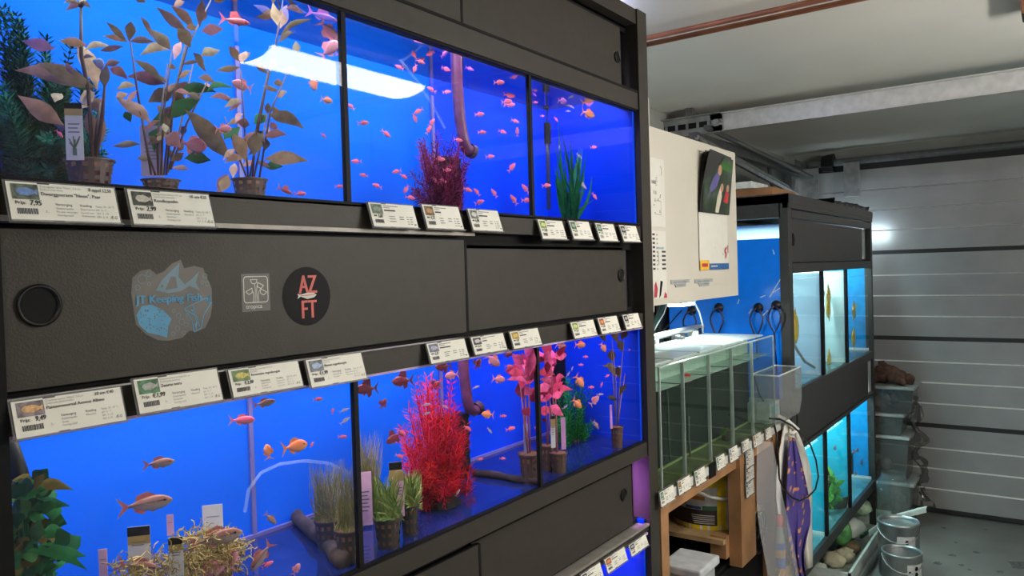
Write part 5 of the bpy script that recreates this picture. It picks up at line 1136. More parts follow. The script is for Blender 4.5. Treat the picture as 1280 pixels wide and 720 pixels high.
MB().box((-1.46, Y20 + .004, .0), (XR2 - .035, Y20 + .016, 1.00)).build('side_panel', black2, rk)
MB().box((-1.46, Y20, 1.792), (XR2 + .006, Y21, 1.830)).build('top_board', black2, rk)
MB().box((XR2 - .02, Y20 + .0, 1.772), (XR2 + .004, Y21, 1.828)).build('fascia', black2, rk)
for z0, z1 in ((1.733, 1.766), (1.508, 1.548), (.985, 1.028), (.772, .790), (.228, .278)): MB().box((XR2 - .025, 3.205, z0), (XR2 + .001, 4.805, z1)).build('rail', black2, rk)
p = MB().box((XR2 - .018, 3.205, 1.553), (XR2 - .006, 4.60, 1.728)).build('sliding_panel', black2, rk)
MB().lathe([(.02, 0), (.02, .003), (.015, .003), (.001, .001)], (XR2 - .0055, 3.235, 1.645), 16, axis=(V((0, .8, 0)), V((0, 0, 1.3)), V((1, 0, 0)))).build('finger_hole', edge_m, p)
q = atX(1034, 303, XR2)
mb = MB(); fl = Flat(mb, (XR2 - .006, q.y, q.z), (0, 1, 0), (0, 0, 1)); fl.poly([(-.03, -.05), (.05, -.06), (.06, .02), (.03, .05), (.02, .075), (0, .03), (-.03, .0)], 0, .0004); mb.build('sticker', mat('faded_sticker', (.055, .046, .036), .5), p, label='faded brownish sticker')
MB().box((XR2 - .03, 4.66, 1.553), (XR2 - .020, 4.80, 1.728)).build('hood_board', mat('hood_dark', (.02, .02, .02), .6), rk); MB().box((XR2 - .018, 4.655, 1.56), (XR2 - .008, 4.690, 1.725)).build('edge_strip', mat('pale_strip', (.42, .42, .41), .4), rk, label='pale vertical edge strip')
p = MB().box((XR2 - .018, 3.205, .793), (XR2 - .006, 4.69, .982)).build('sliding_panel', black2, rk)
MB().lathe([(.02, 0), (.02, .003), (.015, .003), (.001, .001)], (XR2 - .0055, 3.225, .905), 16, axis=(V((0, .8, 0)), V((0, 0, 1.3)), V((1, 0, 0)))).build('finger_hole', edge_m, p)
MB().box((XR2 - .018, 4.71, .80), (XR2 - .006, 4.775, .975)).build('edge_strip', mat('pale_strip', (.42, .42, .41), .4), rk, label='pale vertical edge strip')
MB().box((XR2 - .018, 4.775, .80), (XR2 - .008, 4.805, .975)).build('hood_board', edge_m, rk)
for z0, z1 in ((1.535, 1.560), (.765, .800), (.970, .995)): MB().box((XR2 - .036, 3.205, z0), (XR2 - .026, 4.805, z1)).build('light_baffle', edge_m, rk)  # added strips that keep lamp light from showing at the gaps
MB().box((-1.445, 3.17, .985), (XR2 - .025, 4.835, 1.005)).build('shelf', black2, rk); MB().box((-1.445, 3.17, .232), (XR2 - .025, 4.835, .250)).build('shelf', black2, rk)
MB().box((-1.445, 3.17, 1.70), (-1.30, 4.835, 1.715)).build('hood_board', black2, rk)
for zz in (1.59, .88):
    for a, b in COMP2: MB().box((XR2 - .215, a + .02, zz), (XR2 - .105, b - .02, zz + .02)).build('lamp_housing', alu, rk)
tg2 = glass('far_tank_glass', (.95, 1, .99), .02, .4, 4.5, .015)
def aquarium2(label, z0, z1, mats, back, side):
    t = thing('aquarium', label, 'aquarium', (XR2 - .2, 4.0, z0 - .01), 'aquariums in the far rack')
    MB().box((XR2 - .016, 3.185, z0), (XR2 - .010, 4.825, z1 + .004)).build('front_glass', tg2, t)
    MB().box((-1.40, 3.185, z0), (-1.39, 4.825, z1 + .1)).build('back_panel', back, t)
    MB().box((-1.39, 4.815, z0), (XR2 - .016, 4.825, z1 + .06)).build('end_panel', side, t)
    MB().box((-1.40, 3.185, z0 - .01), (XR2 - .016, 4.825, z0)).build('floor_panel', mat('pale_tank_floor', (.10, .30, .34), .2, vary=.2, scale=10), t)
    for k, y in enumerate((3.715, 4.207)):
        MB().box((-1.39, y - .005, z0), (XR2 - .017, y + .005, z1)).build('divider', mats[k], t)
        MB().box((XR2 - .018, y - .017, z0 - .004), (XR2 - .006, y + .017, z1 + .008)).build('divider_seam', edge_m, t)
    MB().quad((-1.39, 3.19, z1 - .02), (XR2 - .017, 3.19, z1 - .02), (XR2 - .017, 4.82, z1 - .02), (-1.39, 4.82, z1 - .02)).build('water_surface', glass('far_water', (.95, 1, 1), .01, .08, 3, .15), t)
    MB().box((-1.39, 3.2, z0), (-1.382, 4.82, z0 + .014)).build('silicone_bead', clipm, t)
    for y in (3.705, 4.197, 4.805): MB().box((-1.38, y - .006, z0), (XR2 - .02, y, z0 + .014)).build('silicone_bead', clipm, t)
    return t
aq2 = aquarium2('upper row of pale cyan aquariums with yellow fish in the far rack', 1.030, 1.500, (pale_b, pale_b), cyan_b, mat('sky_end', (.002, .33, .80), .6, spec=.1))
aquarium2('lower row of teal aquariums with green plant in the far rack', .280, .763, (teal_b, teal_b), teal_b, mat('sky_end', (.002, .33, .80), .6, spec=.1))
sidem = mat('blue_side', (.003, .20, .95), .18, vary=.03, spec=.5)
mb = MB(); mb.box((-1.40, 3.152, 1.00), (XR2 - .036, 3.160, 1.652)); mb.build('side_panel', sidem, aq2, label='glossy blue painted side glass')
MB().box((-1.40, 3.152, 1.652), (XR2 - .036, 3.158, 1.735)).build('side_panel', tg2, aq2, label='clear upper side glass'); 
MB().box((-1.40, 3.40, 1.60), (XR2 - .05, 3.41, 1.72)).build('hood_board', pale_b, aq2)
lamp('aquarium_light', (-1.12, 3.28, 1.715), .4, .08, 2.2, (.85, 1, 1))
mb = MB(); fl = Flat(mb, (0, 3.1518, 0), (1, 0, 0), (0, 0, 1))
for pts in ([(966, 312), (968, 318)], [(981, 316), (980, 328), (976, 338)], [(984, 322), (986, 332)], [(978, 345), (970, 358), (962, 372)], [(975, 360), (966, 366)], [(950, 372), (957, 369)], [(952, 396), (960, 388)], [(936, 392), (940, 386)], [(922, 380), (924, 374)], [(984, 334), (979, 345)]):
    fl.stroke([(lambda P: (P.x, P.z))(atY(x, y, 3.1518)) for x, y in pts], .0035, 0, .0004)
mb.build('white_strokes', mat('stroke_white', (.55, .65, .72), .5), aq2, label='white strokes on the blue glass')  # short white strokes drawn over the blue side
# nets on hooks
netm = mat('net_handle', (.008, .010, .05), .35)
for k, (cx, cy, h, lab) in enumerate(((863, 388.5, 22, 'dark loop handle on a black hook, leftmost of four on the blue glass'), (897, 385, 33, 'dark loop handle on a black hook, second of four on the blue glass'), (946.5, 385, 34, 'dark loop handle on a black hook, third of four on the blue glass'), (969, 382, 32, 'dark loop handle with long stick, rightmost of four on the blue glass'))):
    YN = 3.135; P = atY(cx, cy, YN)
    hk = thing('suction_hook', ['black suction hook, leftmost of four on the blue glass', 'black suction hook, second of four on the blue glass', 'black suction hook, third of four on the blue glass', 'black suction hook, rightmost of four on the blue glass'][k], 'hook', P, 'suction hooks on the blue glass')
    MB().lathe([(.001, .0), (.012, .0), (.016, .010), (.021, .016)], P, 14, axis=(V((1, 0, 0)), V((0, 0, 1)), V((0, 1, 0)))).build('cup', black, hk, True); MB().tube([P, P + V((0, -.014, .004))], .004, 6).build('hook', black, hk)
    L = [(0, -3), (-5, 2), (-8, 9), (-7.5, 16), (-4, h * .75), (0, h)]; Rr = [(-x, y) for x, y in L[::-1]][1:]
    pts = [atY(cx - 1 + x, cy + y + 3, YN - .012) for x, y in L + Rr]
    nh = thing('net_handle', lab, 'handle', pts[5], 'loop handles hanging on the blue glass')
    MB().tube(pts, .0038, 7).build('loop', netm, nh, True)
    E = atY(cx + (2 if k == 3 else 0), 466 if k == 3 else cy + h + 30, YN - .012)
    MB().tube([pts[5], E], .0036, 7).build('stick', netm, nh, True)
# fish and plants of the far rack
G = 'yellow fish in the far rack'
for kd, x, y, ln, an, lab in (('orange', 993.5, 411, 9, 0, 'tall orange disc fish at the left edge of the pale tank'), ('yellow', 1035, 371, 6, 0, 'yellow fish, topmost in the second pale tank'), ('yellow', 1036, 386, 6, 180, 'yellow fish, second from top in the second pale tank'), ('yellow', 1036, 449, 5, 0, 'yellow fish low in the second pale tank'), ('yellow', 1028, 454, 4, 0, 'yellow fish low at the divider in the first pale tank'), ('yellow', 1067, 389, 5, 20, 'yellow fish high in the blue third tank'), ('yellow', 1070, 382, 4, 70, 'pale yellow fish beside the high yellow one'), ('yellow', 1067.5, 423, 5, 180, 'yellow fish low in the blue third tank'), ('tetra', 1029, 367, 4, 0, 'small dark fish at the first divider of the pale tank'), ('tetra', 1029, 387, 4, 0, 'lower small dark fish at the first divider of the pale tank')):
    o = fish(kd, x, y, ln, an, F - .08, lab, G, False, 1.0)
    if kd == 'orange': o.scale = (o.scale.x, o.scale.y, o.scale.z * 2.6); o.data = KIND['yellow']['small']; o.scale.z = o.scale.x * 1.25; 
for x, y, s, lab in ((1067, 565, 5, 'pale fish before the black filter in the lower teal tank'), (1072, 563, 4, 'second pale fish before the black filter, lower teal tank'), (1054, 573, 4, 'brown fish in the middle of the lower teal tank'), (1077, 578, 4, 'brown fish right of the black filter, lower teal tank'), (1069, 592, 4, 'small pale fish low at the black filter, lower teal tank'), (1044, 560, 4, 'tiny fish above the green plant, lower teal tank'), (1051, 611, 4, 'tiny fish right of the green plant, lower teal tank')):
    fish('silver' if 'pale' in lab else 'rainbow', x, y, s, R.choice((0, 180, 30)), F - .07, lab, 'small fish in the lower far tanks', False, 1.0)
b_ = atX(1033, 448, F - .13); a_ = atX(1033, 410, F - .13)
tag(MB().box((F - .15, b_.y - .02, a_.z - .17), (F - .13, b_.y + .02, a_.z)).build('heater', heat_m), 'black upright heater in the second pale tank', 'heater')
b_ = atX(1070, 600, F - .12); a_ = atX(1070, 563, F - .12)
mb = MB(); mb.box((F - .18, a_.y - .10, .281), (F - .12, a_.y + .10, a_.z))
tag(mb.build('filter_block', heat_m), 'black filter block in the lower teal tank', 'filter')
X = F - .10; q = atX(1040, 660, X); R = random.Random(91)
t = thing('potted_plant', 'leafy green plant on a dark base in the lower teal tank', 'plant', (X, q.y, .281))
tp = atX(1040, 636, X); mb = MB(); mb.lathe([(.075, 0), (.085, .06), (.07, (tp.z - .281) * .8), (.06, tp.z - .281), (.001, tp.z - .281)], (X, q.y, .281), 14); mb.build('base', mat('dark_root', (.035, .04, .03), .85, vary=.5, scale=30, bump=.8), t, True)
gl2 = lf('bright_leaf', [(.06, .26, .04), (.10, .34, .06), (.03, .15, .03)])
for i in range(70):
    px, py = 1040 + R.gauss(0, 5), R.uniform(596, 642); B_ = atX(px, py, X + R.uniform(-.05, .05)); E = B_ + V((R.uniform(-.03, .05), R.uniform(-.07, .07), R.uniform(-.01, .05)))
    leaf(t, B_, E, .026, gl2[i % 3], .1, R.uniform(-.8, .8))
for k in range(6): MB().tube([V((X, q.y, tp.z - .01)), atX(1040 + R.uniform(-6, 6), R.uniform(598, 615), X)], .004, 5).build('stem', gl2[2], t)
q = atX(1026, 600, F - .14); tag(MB().lathe([(.05, 0), (.07, .05), (.05, .16), (.03, .22), (.001, .25)], (F - .14, q.y, .281), 10).build('driftwood', mat('dark_root', (.035, .04, .03), .85), None, True), 'dark upright root behind the towel in the lower teal tank', 'driftwood')
q = atX(1012, 480, F - .1); P = [atX(x, y, F - .05) for x, y in ((992, 430), (998, 440), (1006, 452), (1018, 459), (1030, 461))]
tag(MB().tube(P, .006, 8).build('air_hose', mat('dirty_hose', (.30, .33, .28), .5), None, True), 'brown stained hose curving across the first pale tank', 'hose')
# things on top of the far rack
a, b = atY(925, 262, 3.25), atY(973, 253, 3.25)
tag(MB().box((-1.40, 3.20, 1.765 + .066), (-.955, 3.55, 1.866)).build('wooden_plank', wood), 'brown wooden plank lying on top of the far rack', 'plank')
tag(MB().box((-1.12, 3.18, 1.866), (-1.03, 3.40, 1.895)).build('small_box', clipm, bevel=.003), 'small white box on the plank on the far rack', 'box')
R = random.Random(95); mb = MB(); n = 22; vs = []
for i in range(n + 1):
    y = 4.0 + .84 * i / n
    for j in range(4): vs.append((F - .02 + .03 * math.sin(i * 1.7 + j) * .4 - .1 * (j == 3), y, 1.832 + (.035, .03, .012, .0)[3 - j] * (.6 + .5 * R.random()) ))
mb.add(vs, [(4 * i + j, 4 * i + 4 + j, 4 * i + 5 + j, 4 * i + 1 + j) for i in range(n) for j in range(3)])
tag(mb.build('plastic_film', mat('black_film', (.02, .02, .022), .3), None, True), 'crumpled black plastic film along the top edge of the far rack', 'film')
# cables in the corner near the door
for pts, lab in (([(958, 198), (962, 215), (964, 228), (968, 243)], 'dark cable dropping from the track behind the far rack'),):
    tag(MB().tube([atY(x, y, 4.6) for x, y in pts], .010, 6).build('cable', dsteel, None, True), lab, 'cable')

# ================================================================== right of the table: container, cable, cloths, bag
clr = glass('clear_plastic', (.86, .88, .87), .06, .5, 3, .12, .22, (.62, .63, .60))
t = thing('plastic_container', 'cloudy clear plastic container between table tank and far rack', 'container', (-.85, 3.0, 1.06))
a, b = atX(966, 470, -.85), atX(998, 512, -.85)
mb = MB(); y0, y1, z0, z1 = a.y, b.y - .02, b.z, a.z
pr = [(y0 + .02, z0), (y1 - .04, z0), (y1, z0 + .05), (y1 - .005, z1), (y0, z1)]
for k in range(len(pr)):
    p, q = pr[k], pr[(k + 1) % len(pr)]
    if k == 3: continue
    mb.quad((-.93, *p), (-.83, *p), (-.83, *q), (-.93, *q))
mb.quad(*[(-.83, *p) for p in pr]); mb.quad(*[(-.93, *p) for p in pr]); mb.build('body', clr, t)
mb = MB(); mb.tube([V((-.83, *pr[4])), V((-.83, *pr[3])), V((-.93, *pr[3])), V((-.93, *pr[4])), V((-.83, *pr[4]))], .003, 6); mb.build('rim', clipm, t)
a, b = atX(965, 506, -.87), atX(984, 528, -.87)
t = thing('small_box', 'white box with pale blue label under the clear container', 'box', (-.9, a.y + .05, .945))
mb = MB(); mb.box((-1.0, a.y + .01, .945), (-.88, a.y + .13, a.z)); mb.build('body', clipm, t, bevel=.003)
mb = MB(); mb.box((-.880, a.y + .02, .975), (-.8792, a.y + .11, a.z - .012)); mb.build('label', mat('label_pale_blue', (.35, .58, .66), .4), t)
t = thing('cable', 'black cable looping from the table top over the cloths', 'cable', atX(965, 523, -.83))
X = -.80
P = [(962, 523), (975, 524), (990, 532), (1002, 543), (1013, 556), (1020, 575), (1023, 596), (1019, 612), (1010, 621), (1000, 626), (990, 622), (980, 612), (974, 598), (973, 575), (972, 560), (971, 545), (968, 532)]
MB().tube([atX(x, y, X + .012 * math.sin(i)) for i, (x, y) in enumerate(P)], .0035, 7).build('cord', black, t, True)

def cloth(name, label, cat, X, left, right, m, folds=5, depth_=.016, ph=0, nu=20, thick=True):
    """cloth hanging in folds between a left and a right outline given from top to bottom"""
    nv = len(left); vs = []
    for j in range(nv):
        for i in range(nu + 1):
            u = i / nu; x = left[j][0] + (right[j][0] - left[j][0]) * u; y = left[j][1] + (right[j][1] - left[j][1]) * u
            vs.append(atX(x, y, X + depth_ * math.sin(folds * 2 * PI * u + ph + j * .25) * (.35 + .65 * j / nv)))
    mb = MB(); mb.add(vs, [(j * (nu + 1) + i, j * (nu + 1) + i + 1, (j + 1) * (nu + 1) + i + 1, (j + 1) * (nu + 1) + i) for j in range(nv - 1) for i in range(nu)])
    o = mb.build(name, m, None, True)
    md = o.modifiers.new('sub', 'SUBSURF'); md.levels = 1; md.render_levels = 1
    if thick: md = o.modifiers.new('thick', 'SOLIDIFY'); md.thickness = .002
    return tag(o, label, cat)
wh_cloth = mat('white_cloth', (.80, .77, .70), .85, vary=.06, scale=20)
def pattern():
    m, t, b, out = nt('purple_cloth'); N, L = t.nodes, t.links
    tc = N.new('ShaderNodeTexCoord'); mp = N.new('ShaderNodeMapping'); mp.inputs['Scale'].default_value = (.7, .38, 1.1)
    v = N.new('ShaderNodeTexVoronoi'); v.inputs['Scale'].default_value = 26; v.inputs['Randomness'].default_value = .75
    L.new(tc.outputs['Object'], mp.inputs[0]); L.new(mp.outputs[0], v.inputs['Vector'])
    v2 = N.new('ShaderNodeTexNoise'); v2.inputs['Scale'].default_value = 110; L.new(tc.outputs['Object'], v2.inputs['Vector'])
    ad = N.new('ShaderNodeMath'); ad.operation = 'MULTIPLY_ADD'; ad.inputs[1].default_value = .35; L.new(v2.outputs['Fac'], ad.inputs[0]); L.new(v.outputs['Distance'], ad.inputs[2])
    rp = N.new('ShaderNodeValToRGB'); L.new(ad.outputs[0], rp.inputs[0]); e = rp.color_ramp.elements
    e[0].position = .43; e[0].color = (.66, .28, .12, 1); e[1].position = .48; e[1].color = (.075, .05, .26, 1)
    L.new(rp.outputs[0], b.inputs['Base Color']); b.inputs['Roughness'].default_value = .8; return m
purp = pattern()
cloth('towel', 'white towel hanging behind the purple patterned cloth', 'towel', -.855, [(981, 528), (974, 560), (969, 600), (970, 640), (983, 690), (992, 720)], [(994, 534), (1006, 560), (1016, 595), (1014, 630), (1015, 680), (1016, 708)], wh_cloth, 2.5)
cloth('patterned_cloth', 'purple cloth with small orange figures hanging beside the far rack', 'cloth', -.825, [(988, 546), (985, 575), (983, 615), (982, 660), (990, 700), (998, 735)], [(994, 548), (1004, 585), (1012, 622), (1016, 655), (1001, 690), (1010, 728)], purp, 2.0, .012)
a = atX(990, 540, -.83)
hk = thing('cloth_knot', 'white twisted end of the towel hooked on the table corner', 'towel', a)
MB().tube([atX(972, 520, -.86), atX(985, 527, -.84), atX(996, 537, -.84), atX(990, 542, -.83)], [.008, .010, .012, .008], 9).build('twist', wh_cloth, hk, True)
bagm = glass('bag_plastic', (.90, .91, .93), .03, .15, 2.5, .18, .27, (.80, .81, .84))
cloth('plastic_bag', 'milky plastic bag hanging from the table edge beside the leg', 'bag', -.800, [(946, 552), (946, 590), (945, 630), (950, 670), (958, 705), (963, 745)], [(966, 552), (972, 590), (980, 630), (990, 670), (997, 705), (1003, 745)], bagm, 1.6, .006, thick=False)
# bottle inside the bag
Xb = -.840
a, b = atX(966, 652, Xb), atX(984, 718, Xb); cx_ = (a.y + b.y) / 2 - .0
t = thing('bottle', 'bottle with red cap and blue and orange label inside the plastic bag', 'bottle', (Xb, cx_, b.z))
s = .034; h = a.z - b.z
MB().lathe([(s * .5, 0), (s * .55, h * .1), (s * .55, h * .62), (s * .3, h * .82), (s * .22, h * .86)], (Xb, cx_, b.z), 18).build('body', mat('bottle_clear', (.30, .32, .28), .2), t, True)
MB().lathe([(s * .36, h * .84), (s * .38, h * 1.0), (.001, h * 1.01)], (Xb, cx_, b.z), 14).build('cap', redm, t, True)
mb = MB(); mb.lathe([(s * .56, h * .12), (s * .56, h * .22)], (Xb, cx_, b.z), 18, 1); mb.lathe([(s * .56, h * .22), (s * .56, h * .38)], (Xb, cx_, b.z), 18, 0); mb.lathe([(s * .562, h * .38), (s * .562, h * .50)], (Xb, cx_, b.z), 18, 1, lambda i, j: j % 5 == 0); mb.lathe([(s * .562, h * .50), (s * .562, h * .60)], (Xb, cx_, b.z), 18, 0)
mb.build('label', [mat('bottle_blue', (.03, .12, .42), .4), mat('bottle_orange', (.60, .30, .06), .4)], t, True)
q = atX(985, 712, -.86); t = thing('pouch', 'yellow-brown pouch at the bottom of the plastic bag', 'pouch', q - V((0, 0, .03)))
mb = MB(); mb.add([atX(x, y, -.845 + dx) for dx in (0, .012) for x, y in ((972, 722), (996, 722), (994, 702), (976, 712))], [(0, 1, 2, 3), (7, 6, 5, 4), (0, 4, 5, 1), (1, 5, 6, 2), (2, 6, 7, 3), (3, 7, 4, 0)]); mb.build('body', mat('pouch_yellow', (.50, .30, .06), .5), t)

# ================================================================== bins, cans, sump at the far end
bin_m = glass('bin_plastic', (.80, .82, .81), .05, .5, 3, .14, .36, (.20, .205, .20)); lid_b = mat('bin_lid', (.32, .33, .32), .45, vary=.08)
fills = [mat('bin_fill_%d' % i, c, .8, vary=.5, scale=18, bump=.5, bscale=30) for i, c in enumerate(((.20, .18, .15), (.05, .07, .05), (.16, .17, .17), (.10, .11, .10)))]
zs = [(.0, .255, 0, 'storage bin with pale lid, bottom of the stack of four'), (.262, .525, 0, 'tall storage bin, second from the bottom of the stack'), (.530, .655, 0, 'low storage bin with greenish contents, second from the top'), (.660, .815, 0, 'storage bin under the driftwood, topmost of the stack')]
for k, (z0, z1, dx, lab) in enumerate(zs):
    xr = (-.695, -.715, -.74, -.685)[k]; x0 = -1.16; y0, y1 = 4.885, 5.15
    t = thing('storage_bin', lab, 'bin', ((x0 + xr) / 2, 5.02, z0), 'storage bins stacked by the garage door')
    s = .018; mb = MB()
    vs = [(x0 + s, y0 + s, z0), (xr - s, y0 + s, z0), (xr - s, y1 - s, z0), (x0 + s, y1 - s, z0), (x0, y0, z1 - .012), (xr, y0, z1 - .012), (xr, y1, z1 - .012), (x0, y1, z1 - .012)]
    mb.add(vs, [(3, 2, 1, 0), (0, 1, 5, 4), (1, 2, 6, 5), (2, 3, 7, 6), (3, 0, 4, 7)]); mb.build('body', bin_m, t)
    MB().box((x0 - .008, y0 - .008, z1 - .018), (xr + .008, y1 + .008, z1)).build('lid', lid_b, t, bevel=.004)
    R = random.Random(k); mb = MB()
    for i in range(9):
        c = V((R.uniform(x0 + .10, xr - .07), R.uniform(y0 + .07, y1 - .08), z0 + .05 + R.uniform(0, .4) * (z1 - z0 - .1))); r = R.uniform(.03, .05)
        mb.lathe([(.001, -r), (r * .8, -r * .6), (r, 0), (r * .7, r * .6), (.001, r)], c, 9)
    mb.build('contents', fills[(3, 2, 1, 0)[k]], t, True, kind='stuff')
R = random.Random(12); mb = MB()
base = V((-.86, 4.98, .818))
rootm = mat('rust_root', (.075, .035, .022), .85, vary=.5, scale=35, bump=.9, bscale=60)
for pts, r in (([(-.06, 0, .045), (.02, .01, .06), (.10, .02, .04), (.16, .03, .018)], [.05, .055, .04, .022]), ([(-.02, 0, .06), (.0, .02, .10), (-.01, .02, .13)], [.05, .035, .015]), ([(-.09, .0, .03), (-.03, .03, .03), (.04, .05, .03)], [.035, .04, .02]), ([(.05, -.02, .05), (.10, -.05, .03), (.13, -.06, .01)], [.035, .03, .015])):
    P = [base + V(p) for p in pts]; Q = []
    for a, b in zip(P, P[1:]):
        for i in range(4): Q.append(a.lerp(b, i / 4) + V((R.gauss(0, .004), R.gauss(0, .004), R.gauss(0, .004))))
    Q.append(P[-1]); rr = np.interp(np.linspace(0, len(r) - 1, len(Q)), range(len(r)), r) * np.array([R.uniform(.8, 1.15) for _ in Q]); mb.tube(Q, list(rr), 9)
tag(mb.build('driftwood', rootm, None, True), 'rusty brown driftwood root lying on the topmost storage bin', 'driftwood')
# ragged dark film beside the bins
R = random.Random(13); mb = MB(); n = 26; vs = []
for j in range(n + 1):
    z = .06 + .70 * j / n; c = -.66 + .02 * math.sin(j * .9) - .05 * (j / n); wv = .05 + .03 * math.sin(j * 1.3) + .02 * R.random()
    for i in range(6): vs.append((c + wv * (i / 5 - .5) + R.gauss(0, .004), 5.08 + .02 * math.sin(i * 2.1 + j * .7), z))
mb.add(vs, [(6 * j + i, 6 * j + i + 1, 6 * j + 7 + i, 6 * j + 6 + i) for j in range(n) for i in range(5) if R.random() > .12])
tag(mb.build('plastic_film', glass('smoky_film', (.5, .5, .48), .06, .4, 3, .2, .45, (.10, .10, .095)), None, True), 'ragged smoky plastic film hanging beside the stacked bins', 'film')
# clear jar standing between rack and bins
can_m = mat('can_steel', (.30, .32, .32), .35, metal=.75, vary=.12, scale=20)
def can(label, c, r, h, lab_a, hang, lidded):
    t = thing('steel_can', label, 'can', c, 'steel cans on the floor by the bins')
    mb = MB(); mb.lathe([(r * .98, 0), (r, .006), (r, h * .93), (r * 1.03, h * .95), (r * 1.03, h), (r * .96, h), (r * .94, h * .93)], c, 28); mb.disc(V(c) + V((0, 0, h * .93 if lidded else .004)), r * .95, 28); mb.build('body', can_m, t, True)
    lb = MB(); n = 10
    def pt(a, z): return V((c[0] + r * 1.004 * math.cos(a), c[1] + r * 1.004 * math.sin(a), c[2] + z))
    a0, a1 = lab_a
    for i in range(n):
        u, w2 = a0 + (a1 - a0) * i / n, a0 + (a1 - a0) * (i + 1) / n; lb.quad(pt(u, h * .12), pt(w2, h * .12), pt(w2, h * .80), pt(u, h * .80), k=0)
    for u, z, q in ((.5, .70, .07), (.5, .56, .07), (.5, .42, .05), (.12, .62, .04), (.12, .5, .04), (.12, .38, .03)):
        a = a0 + (a1 - a0) * u; cc = pt(a, h * z); ct = V((-math.sin(a), math.cos(a), 0)); out = V((math.cos(a), math.sin(a), 0)) * .001
        lb.add([cc + out + ct * (q * .13 * math.cos(2 * PI * k / 10)) + V((0, 0, q * .16 * math.sin(2 * PI * k / 10))) for k in range(10)], [tuple(range(10))], 1)
    lb.build('label', [mat('can_label', (.55, .56, .55), .5), edge_m], t, True, 'pale label with black dots')
    ax = math.radians(hang)
    P = [V((c[0] + r * 1.03 * math.cos(ax + b), c[1] + r * 1.03 * math.sin(ax + b), c[2] + h * .9 - .06 * math.sin(b))) for b in np.linspace(0, PI, 12)]
    MB().tube(P, .003, 6).build('handle', galv, t, True)
    return t
c1 = atZ(1127, 688, 0.19); can('steel can with label at the bottom edge, nearer of two', (c1.x, c1.y, 0.0), .085, .19, (-1.15, -.15), 200, False)
c2 = atZ(1123, 650, .27); 
t = can('steel can with dotted label behind the nearer can', (c2.x, c2.y, .0), .092, .27, (-1.5, -.55), 190, True)
P = [atY(1086, 668, 4.25), atY(1105, 655, 4.25), atY(1120, 648, 4.25), atY(1145, 641, 4.25), atY(1158, 638, 4.25)]
mb = MB(); 
for a, b in zip(P, P[1:]): mb.quad(a + V((0, 0, .012)), b + V((0, 0, .010)), b - V((0, 0, .010)), a - V((0, 0, .012))); mb.quad(a + V((0, .03, .012)), b + V((0, .03, .010)), b + V((0, 0, .010)), a + V((0, 0, .012)))
o = tag(mb.build('white_strap', mat('strap_white', (.50, .52, .48), .5)), 'white plastic strip lying across the steel cans', 'strip'); md = o.modifiers.new('s', 'SOLIDIFY'); md.thickness = .004
# sump shelf of the far rack: bags, sponge lumps, trays
tray_m = mat('tray_white', (.55, .62, .58), .4); spm = mat('sponge_pale', (.55, .52, .36), .8, vary=.25, scale=25, bump=.6, bscale=60)
def tray(label, x0, y0, x1, y1, z, h, m_, inner):
    t = thing('tray', label, 'tray', ((x0 + x1) / 2, (y0 + y1) / 2, z)); mb = MB()
    for a, b in (((x0, y0), (x1, y0 + .012)), ((x0, y1 - .012), (x1, y1)), ((x0, y0), (x0 + .012, y1)), ((x1 - .012, y0), (x1, y1))): mb.box((*a, z), (*b, z + h))
    mb.box((x0, y0, z), (x1, y1, z + .01)); mb.build('body', m_, t); return t
tray('long white trough at the foot of the far rack', -1.15, 3.75, -.80, 4.82, .003, .10, tray_m, None)
MB_ = MB().box((-.81, 3.4, 0.0), (-.785, 4.84, .045)); tag(MB_.build('floor_strip', mat('alu_bar', (.45, .46, .45), .35, metal=.7)), 'metal bar on the floor along the foot of the far rack', 'bar')
R = random.Random(21)
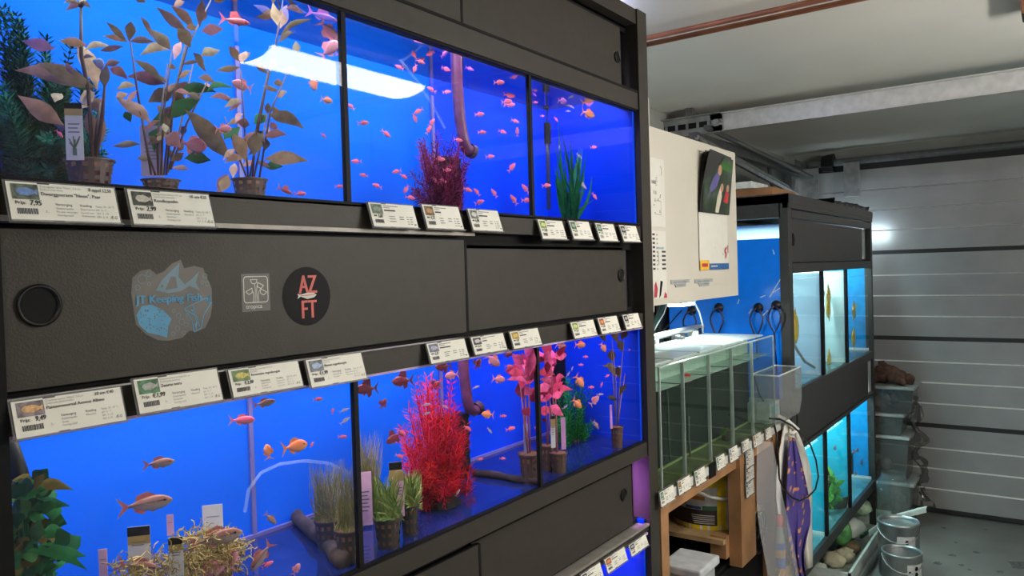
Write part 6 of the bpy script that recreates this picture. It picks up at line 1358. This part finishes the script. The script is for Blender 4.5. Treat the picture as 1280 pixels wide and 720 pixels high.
def lump(label, x, y, zf, r, m_, cat, name, sq=.7):
    P = atZ(x, y, zf); c = V((P.x, P.y, zf)); mb = MB(); n, k = 12, 7
    prof = [(.001, -r * sq)] + [(r * math.sin(PI * i / k), -r * sq * math.cos(PI * i / k)) for i in range(1, k)] + [(.001, r * sq)]
    mb.lathe(prof, c + V((0, 0, r * sq * .7)), n); mb.v = [p + V((R.gauss(0, r * .08), R.gauss(0, r * .08), R.gauss(0, r * .07))) for p in mb.v]
    tag(mb.build(name, m_, None, True), label, cat)
plg = mat('bag_green', (.10, .32, .10), .5, vary=.4, scale=25); plw = mat('bag_white', (.60, .66, .58), .4, vary=.12, scale=14); dgb = mat('dark_green_leaves', (.02, .10, .05), .6, vary=.4, scale=30)
for a in (('pale lump of filter sponge nearest the purple cloth', 1043, 706, .02, .055, spm, 'sponge', 'filter_sponge'), ('white and green plant bag standing upright', 1050, 676, .10, .060, plg, 'bag', 'plant_bag', 1.2), ('crumpled white plastic bag on the trough', 1061, 668, .10, .085, plw, 'bag', 'plant_bag', .6), ('dark green leafy bundle beside the white bag', 1074, 668, .10, .055, dgb, 'bag', 'plant_bag', .5), ('white plastic bag with green stripes at the back of the trough', 1073, 640, .11, .075, mat('bag_stripe', (.45, .62, .42), .4, vary=.5, scale=22), 'bag', 'plant_bag', .6), ('brown round lump beside the trough', 1062, 690, .03, .06, mat('lump_brown', (.18, .13, .07), .8, vary=.4, scale=30), 'sponge', 'filter_sponge', .6), ('pale lump of filter sponge behind the first', 1056, 700, .03, .05, spm, 'sponge', 'filter_sponge'), ('small white tub at the bottom edge', 1022, 716, .03, .05, plw, 'tub', 'small_tub', .6)): lump(*a)
q = atX(1092, 590, -.83)
t = thing('glass_jar', 'clear tall jar standing at the right foot of the far rack', 'jar', (-.83, 4.72, .0))
mb = MB(); mb.lathe([(.08, .005), (.085, .03), (.085, .30), (.06, .34), (.06, .36)], (-.77, 4.70, .0), 20); mb.build('body', glass('jar_glass', (.88, .95, .92), .06, .6, 3, .03, .12, (.5, .6, .58)), t, True)
